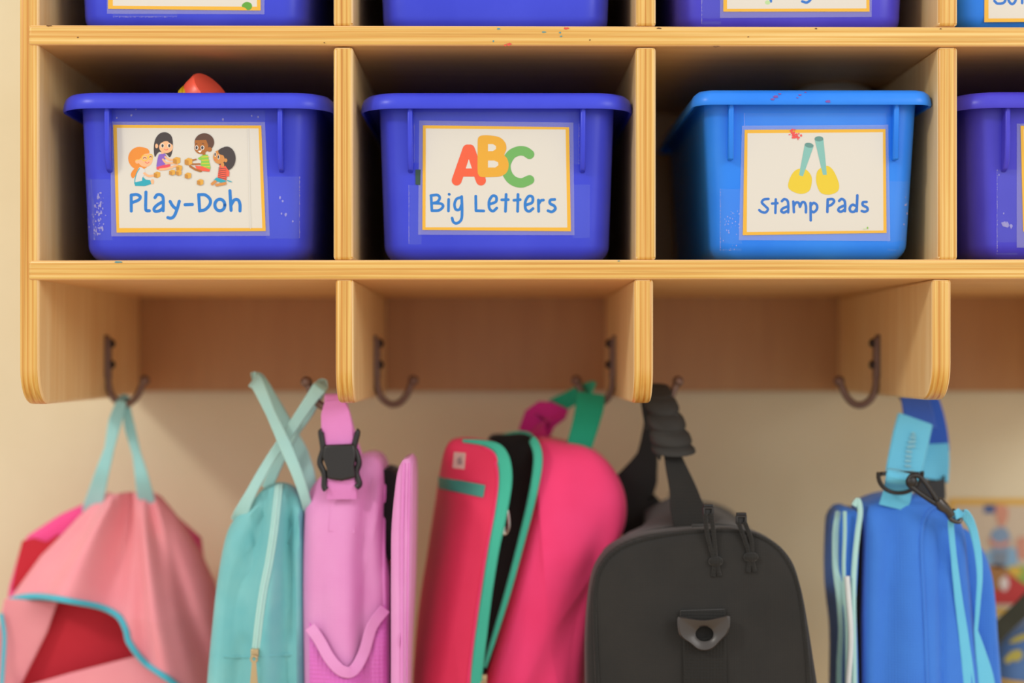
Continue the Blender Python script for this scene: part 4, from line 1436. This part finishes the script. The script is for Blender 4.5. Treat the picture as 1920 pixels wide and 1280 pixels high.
for (k_, dy) in ((0.0, 0.0065), (0.0, 0.0015), (0.12, 0.0), (0.75, 0.0012), (1.0, 0.0030), (1.0, 0.0065), (0.0, 0.0065)):
    ring = []
    for i, p in enumerate(outer):
        a = math.atan2(p.y - c0.y, p.x - c0.x)
        q = Vector((c0.x + 17 * math.cos(a), c0.y + 14 * math.sin(a), 0))
        r_ = p.lerp(q, k_)
        ring.append(P(r_.x, r_.y, yr_ + dy - 0.003))
    rings.append(ring)
b.loft(rings, 0, False, False)
b.build('triangle_ring', plain('grey_black_plastic', '#3b3634', 0.35), bag)

# ------------------------------------------------------------------ blue lunch bag at the right
Y = 0.15
bag = thing('lunch_bag', P(1700, 1500, Y), 'blue lunch bag with sky blue strap, black ring and clip', 'bag')
f6 = make_fold([((1650, 945), (1632, 1290), 0.006, 14, 24), ((1690, 940), (1690, 1290), -0.004, 24, 34), ((1735, 985), (1738, 1400), 0.004, 7, 7)])
b = MB()
b.pillow([(1606, 948), (1622, 936), (1650, 926), (1690, 920), (1722, 928), (1752, 945), (1778, 968), (1788, 1000), (1793, 1060), (1803, 1160), (1815, 1290), (1822, 1420), (1815, 1500), (1710, 1506), (1612, 1500), (1606, 1400), (1602, 1280), (1602, 1130), (1604, 1010)],
         Y, Y - 0.050, Y + 0.040, 0.014, 0.02, 0.004, fold=f6, n=140, rings_in=16)
b.build('bag_body', M['royal'], bag, angle=60)
tree6 = b.bvh()
b = MB()
b.pillow([(1776, 985), (1800, 990), (1822, 1020), (1838, 1060), (1845, 1110), (1850, 1180), (1858, 1290), (1864, 1420), (1856, 1500), (1810, 1502), (1806, 1400), (1796, 1250), (1788, 1120), (1780, 1040)],
         Y + 0.03, Y - 0.014, Y + 0.075, 0.012, 0.014, 0.002, n=100)
b.build('back_half', M['royal'], bag, angle=60)
tree6b = b.bvh()
b = MB()
b.pillow([(1560, 985), (1566, 962), (1578, 950), (1590, 950), (1596, 965), (1590, 1020), (1588, 1100), (1592, 1200), (1594, 1300), (1594, 1500), (1570, 1502), (1566, 1400), (1568, 1290), (1568, 1180), (1558, 1080)],
         Y, Y - 0.042, Y + 0.04, 0.007, 0.008, 0.001, n=90)
b.build('lid', M['royal'], bag, angle=60)
tree6l = b.bvh()
b = MB()
b.pillow([(1590, 965), (1600, 952), (1606, 960), (1604, 1030), (1600, 1100), (1604, 1300), (1602, 1500), (1588, 1500), (1590, 1200), (1586, 1060)], Y, Y - 0.030, Y + 0.03, 0.003, 0.003, n=60)
b.build('dark_lining', M['dark'], bag)
b = MB()
zl = [(p.x, p.y) for p in catmull([Vector(q + (0,)) for q in ((1574, 962), (1571, 1000), (1571, 1060), (1577, 1120), (1580, 1180), (1578, 1240), (1577, 1300), (1577, 1400))], 6)]
b.ribbon(drape(zl, tree6l, 0.0018), [0.008, 0.010, 0.010, 0.009, 0.008, 0.009, 0.009, 0.009], 0.003)
zl = [(p.x, p.y) for p in catmull([Vector(q + (0,)) for q in ((1584, 958), (1584, 1000), (1582, 1060), (1584, 1120), (1588, 1180), (1588, 1300), (1588, 1400))], 6)]
b.ribbon([P(x, y, Y - 0.045) for x, y in zl], 0.0034, 0.003)
b.build('zipper_tape', M['palezip'], bag)
b = MB()
zl = [(p.x, p.y) for p in catmull([Vector(q + (0,)) for q in ((1601, 948), (1609, 938), (1613, 960), (1608, 1000), (1602, 1060), (1600, 1130), (1602, 1290), (1602, 1400))], 6)]
b.ribbon([P(x, y, Y - 0.044) for x, y in zl], 0.0050, 0.003)
b.build('zipper_tape', M['palezip'], bag)
b = MB()
b.tube(catmull([P(x, y, Y - 0.047) for x, y in ((1588, 1080), (1591, 1120), (1595, 1180), (1594, 1230), (1590, 1290), (1588, 1400))], 6), 0.0024, 8)
b.build('piping', M['whitecord'], bag)
b = MB()
sp = [(p.x, p.y) for p in catmull([Vector(q + (0,)) for q in ((1776, 968), (1762, 952), (1742, 958), (1730, 985), (1727, 1030), (1731, 1110), (1735, 1200), (1738, 1290), (1738, 1400))], 7)]
b.tube(drape(sp, tree6, 0.0002), 0.0016, 8)
b.build('piping', M['royal'], bag)
# strap: deep blue loop over the hook with sky blue padded ends
b = MB()
xs = Vector((1, 0, -0.12))
b.ribbon(smooth3([(1726, 800, 0.152), (1722, 775, 0.164), (1718, 755, 0.176), (1716, 742, 0.186), (1726, 742, 0.196), (1742, 770, 0.200), (1752, 810, 0.198), (1756, 845, 0.192)]), [0.030, 0.029, 0.028, 0.027, 0.027, 0.025, 0.025, 0.025], 0.0016, side=[xs] * 57)
b.build('strap', M['royal2'], bag)
b = MB()
b.ribbon(smooth3([(1716, 786, 0.150), (1708, 820, 0.138), (1699, 860, 0.122), (1692, 893, 0.108)]), [0.033, 0.0335, 0.0325, 0.031], 0.0030, side=Vector((1, 0, -0.22)))
b.ribbon(smooth3([(1752, 832, 0.192), (1754, 860, 0.190), (1752, 900, 0.180)]), [0.026, 0.026, 0.026], 0.0030, side=Vector((1, 0, -0.05)))
pad = b.build('strap_pad', M['sky'], bag)
b = MB()
for (x0, y0, x1, y1) in ((1694, 884, 1714, 884), (1697, 873, 1708, 874), (1697, 864, 1708, 864), (1698, 855, 1709, 856), (1699, 846, 1710, 847), (1701, 838, 1716, 836), (1703, 829, 1717, 827), (1706, 820, 1717, 820), (1709, 812, 1716, 814)):
    t0 = (y0 - 786) / (893 - 786)
    yy = 0.150 - 0.042 * t0 - 0.0035
    b.ribbon([P(x0, y0, yy), P(x1, y1, yy)], 0.0026, 0.0005)
b.build('faded_print', plain('grey_print', '#7fb4c4', 0.8), pad)
b = MB()
yq = drape([(1680, 945)], tree6, 0)[0].y
b.ribbon(catmull([P(1693, 883, 0.102), P(1692, 889, 0.094), P(1689, 900, 0.092), P(1684, 920, yq - 0.003), P(1676, 952, yq - 0.002)], 6), [0.0280, 0.0285, 0.027, 0.025, 0.027], 0.0026, side=Vector((1, 0, -0.08)))
b.build('strap_tab', M['sky'], bag)
b = MB()
yd = 0.090
b.torus(P(1688, 889, yd), (1, 0, 0.02), (0, -0.2, 1), 0.0190, 0.0165, 0.0019, 40, 10, 0, math.pi * 0.96, math.pi * 2.04)
b.tube([P(1652, 888, yd + 0.002), P(1688, 886, yd + 0.008), P(1724, 888, yd + 0.002)], 0.0018, 10)
b.build('ring', M['blackpl'], bag)
b = MB()
cl = catmull([P(x, y, y_) for x, y, y_ in ((1762, 945, 0.078), (1735, 905, 0.078), (1722, 892, 0.079), (1708, 893, 0.079), (1703, 906, 0.080), (1716, 918, 0.080), (1740, 935, 0.079), (1764, 950, 0.078))], 7)
b.tube(cl, 0.0022, 10)
b.sphere(P(1709, 902, 0.080), 0.0052, sx=(1, .7, 1))
b.build('clip', M['blackpl'], bag)
b = MB()
b.tube([P(1758, 938, 0.078), P(1766, 948, 0.078), P(1776, 956, 0.079), P(1784, 966, 0.080)], [0.0044, 0.0052, 0.0040, 0.0036], 12)
b.tube(catmull([P(1776, 962, 0.080), P(1784, 974, 0.080), P(1798, 978, 0.082), P(1800, 968, 0.083), P(1786, 956, 0.082)], 6), 0.0020, 8)
b.build('swivel', plain('worn_black_metal', '#4a4644', 0.3, 0.6), bag)
b = MB()
b.ribbon(smooth3([(1790, 966, 0.080), (1806, 962, 0.083), (1822, 985, 0.092), (1833, 1030, 0.098), (1837, 1080, 0.100), (1834, 1130, 0.102), (1830, 1182, 0.104)]), [0.008, 0.0095, 0.008, 0.0075, 0.006, 0.005, 0.004], 0.0018, side=Vector((1, 0.3, 0)))
b.ribbon(smooth3([(1830, 1182, 0.104), (1838, 1220, 0.106), (1848, 1270, 0.108), (1856, 1340, 0.110), (1860, 1420, 0.112)]), [0.004, 0.010, 0.016, 0.020, 0.02], 0.0018, side=Vector((1, 0.3, 0)))
b.ribbon(smooth3([(1788, 966, 0.081), (1783, 980, 0.088), (1788, 1040, 0.094), (1797, 1120, 0.098), (1808, 1200, 0.100), (1818, 1290, 0.101), (1824, 1420, 0.101)]), [0.006, 0.006, 0.006, 0.008, 0.010, 0.012, 0.012], 0.0018, side=Vector((1, 0.3, 0)))
b.build('clip_strap', M['sky'], bag)
b = MB()
b.prism([P(x, y, 0.176) for x, y in ((1718, 905), (1768, 898), (1772, 890), (1774, 930), (1764, 965), (1735, 955), (1716, 935))], (0, 0.008, 0))
b.build('strap_buckle', M['blackpl'], bag, bevel=0.002, seg=3)

# ------------------------------------------------------------------ poster and backpack behind, lower right
YW = WALL_Y - 0.0015
po = MB()
pm = [plain('poster_yellow', '#dcae48', 0.5), plain('poster_paper', '#cdbba2', 0.5), plain('poster_navy', '#3c5a92', 0.5), plain('poster_skin', '#cf9078', 0.5), plain('poster_denim', '#7f98b4', 0.5),
      plain('poster_sky', '#86aecb', 0.5), plain('poster_red', '#c2302c', 0.5), plain('poster_brown', '#a5713a', 0.5), plain('poster_green', '#8fae48', 0.5), plain('poster_gold', '#d8b240', 0.5), plain('poster_white', '#e2d4cc', 0.5), plain('poster_grey', '#7c8896', 0.5)]
def pp_(pts, mi, k, smooth=False):
    if smooth:
        pts = [(p.x, p.y) for p in catmull([Vector((a, c_, 0)) for a, c_ in pts], 6, True)]
    po.poly([P(x, y, YW - 0.0003 * k) for x, y in pts], mi)
po.box(P(1780, 1152, YW), P(2060, 934, YW + 0.0012), 0)
pp_([(1790, 947), (2050, 947), (2050, 1140), (1790, 1140)], 1, 1)
pp_([(1846, 946), (1868, 946), (1866, 962), (1844, 962)], 2, 2)
pp_([(1838, 1036), (1905, 1026), (1910, 1064), (1846, 1066)], 5, 2)
pp_([(1866, 950), (1880, 946), (1891, 956), (1888, 976), (1878, 988), (1870, 978)], 3, 3, True)
pp_([(1858, 1000), (1874, 988), (1888, 992), (1895, 1012), (1890, 1034), (1884, 1064), (1862, 1062), (1860, 1030)], 4, 3, True)
pp_([(1856, 1008), (1872, 1018), (1892, 1012), (1890, 1022), (1872, 1026), (1856, 1020)], 3, 4, True)
pp_([(1862, 1036), (1888, 1034), (1886, 1064), (1864, 1064)], 11, 4)
pp_([(1906, 1014), (1916, 1006), (1930, 1012), (1934, 1040), (1912, 1048)], 3, 3, True)
pp_([(1842, 1090), (1870, 1068), (1910, 1080), (1930, 1100), (1922, 1132), (1844, 1132)], 6, 3)
pp_([(1842, 1082), (1856, 1060), (1886, 1064), (1880, 1100), (1844, 1108)], 7, 4, True)
pp_([(1888, 1066), (1912, 1060), (1950, 1070), (1950, 1098), (1920, 1094)], 8, 4, True)
pp_([(1874, 1090), (1886, 1080), (1892, 1096), (1882, 1108)], 10, 5, True)
pp_([(1890, 1066), (1908, 1060), (1916, 1076), (1900, 1080)], 9, 5, True)
o = po.build('poster', pm, smooth=False)
tag(o, 'yellow bordered poster on the wall behind the blue lunch bag', 'poster')
bag = thing('backpack', P(2010, 1480, 0.32), 'blue backpack with a yellow print and dark strap, low at the right edge', 'backpack')
b = MB()
b.pillow([(1862, 1260), (1866, 1220), (1885, 1190), (1930, 1172), (2010, 1165), (2100, 1180), (2150, 1240), (2160, 1400), (2150, 1500), (2010, 1506), (1880, 1500), (1864, 1400)], 0.31, 0.29, 0.365, 0.02, 0.015, 0.004, n=90)
b.build('pack_body', fabric('slate_blue_cloth', '#5b7fb4', '#4f74aa'), bag, angle=60)
t7 = b.bvh()
b = MB()
for q in ([(1884, 1236), (1896, 1222), (1912, 1218), (1918, 1230), (1906, 1240), (1898, 1238), (1890, 1244)], [(1892, 1204), (1908, 1192), (1926, 1188), (1926, 1196), (1906, 1204)]):
    b.prism(drape([(p.x, p.y) for p in catmull([Vector(v + (0,)) for v in q], 5, True)], t7, 0.001), (0, 0.0012, 0))
b.build('yellow_print', plain('yellow_print', '#c0b454', 0.7), bag)
b = MB()
b.tube(drape([(1868, 1274), (1890, 1279), (1930, 1284), (1990, 1288), (2060, 1288)], t7, 0.001), 0.0028, 8)
b.build('piping', plain('yellow_piping', '#d8b050', 0.7), bag)
b = MB()
b.ribbon(smooth3([(1852, 1208, 0.30), (1862, 1194, 0.288), (1890, 1165, 0.280), (1925, 1132, 0.270), (1990, 1060, 0.255), (2060, 960, 0.24), (2090, 850, 0.225), (2098, 760, 0.215)]), 0.018, 0.0022, side=Vector((1, 0, -1)))
b.build('strap', fabric('olive_black_webbing', '#3a3c30', '#44463a'), bag)
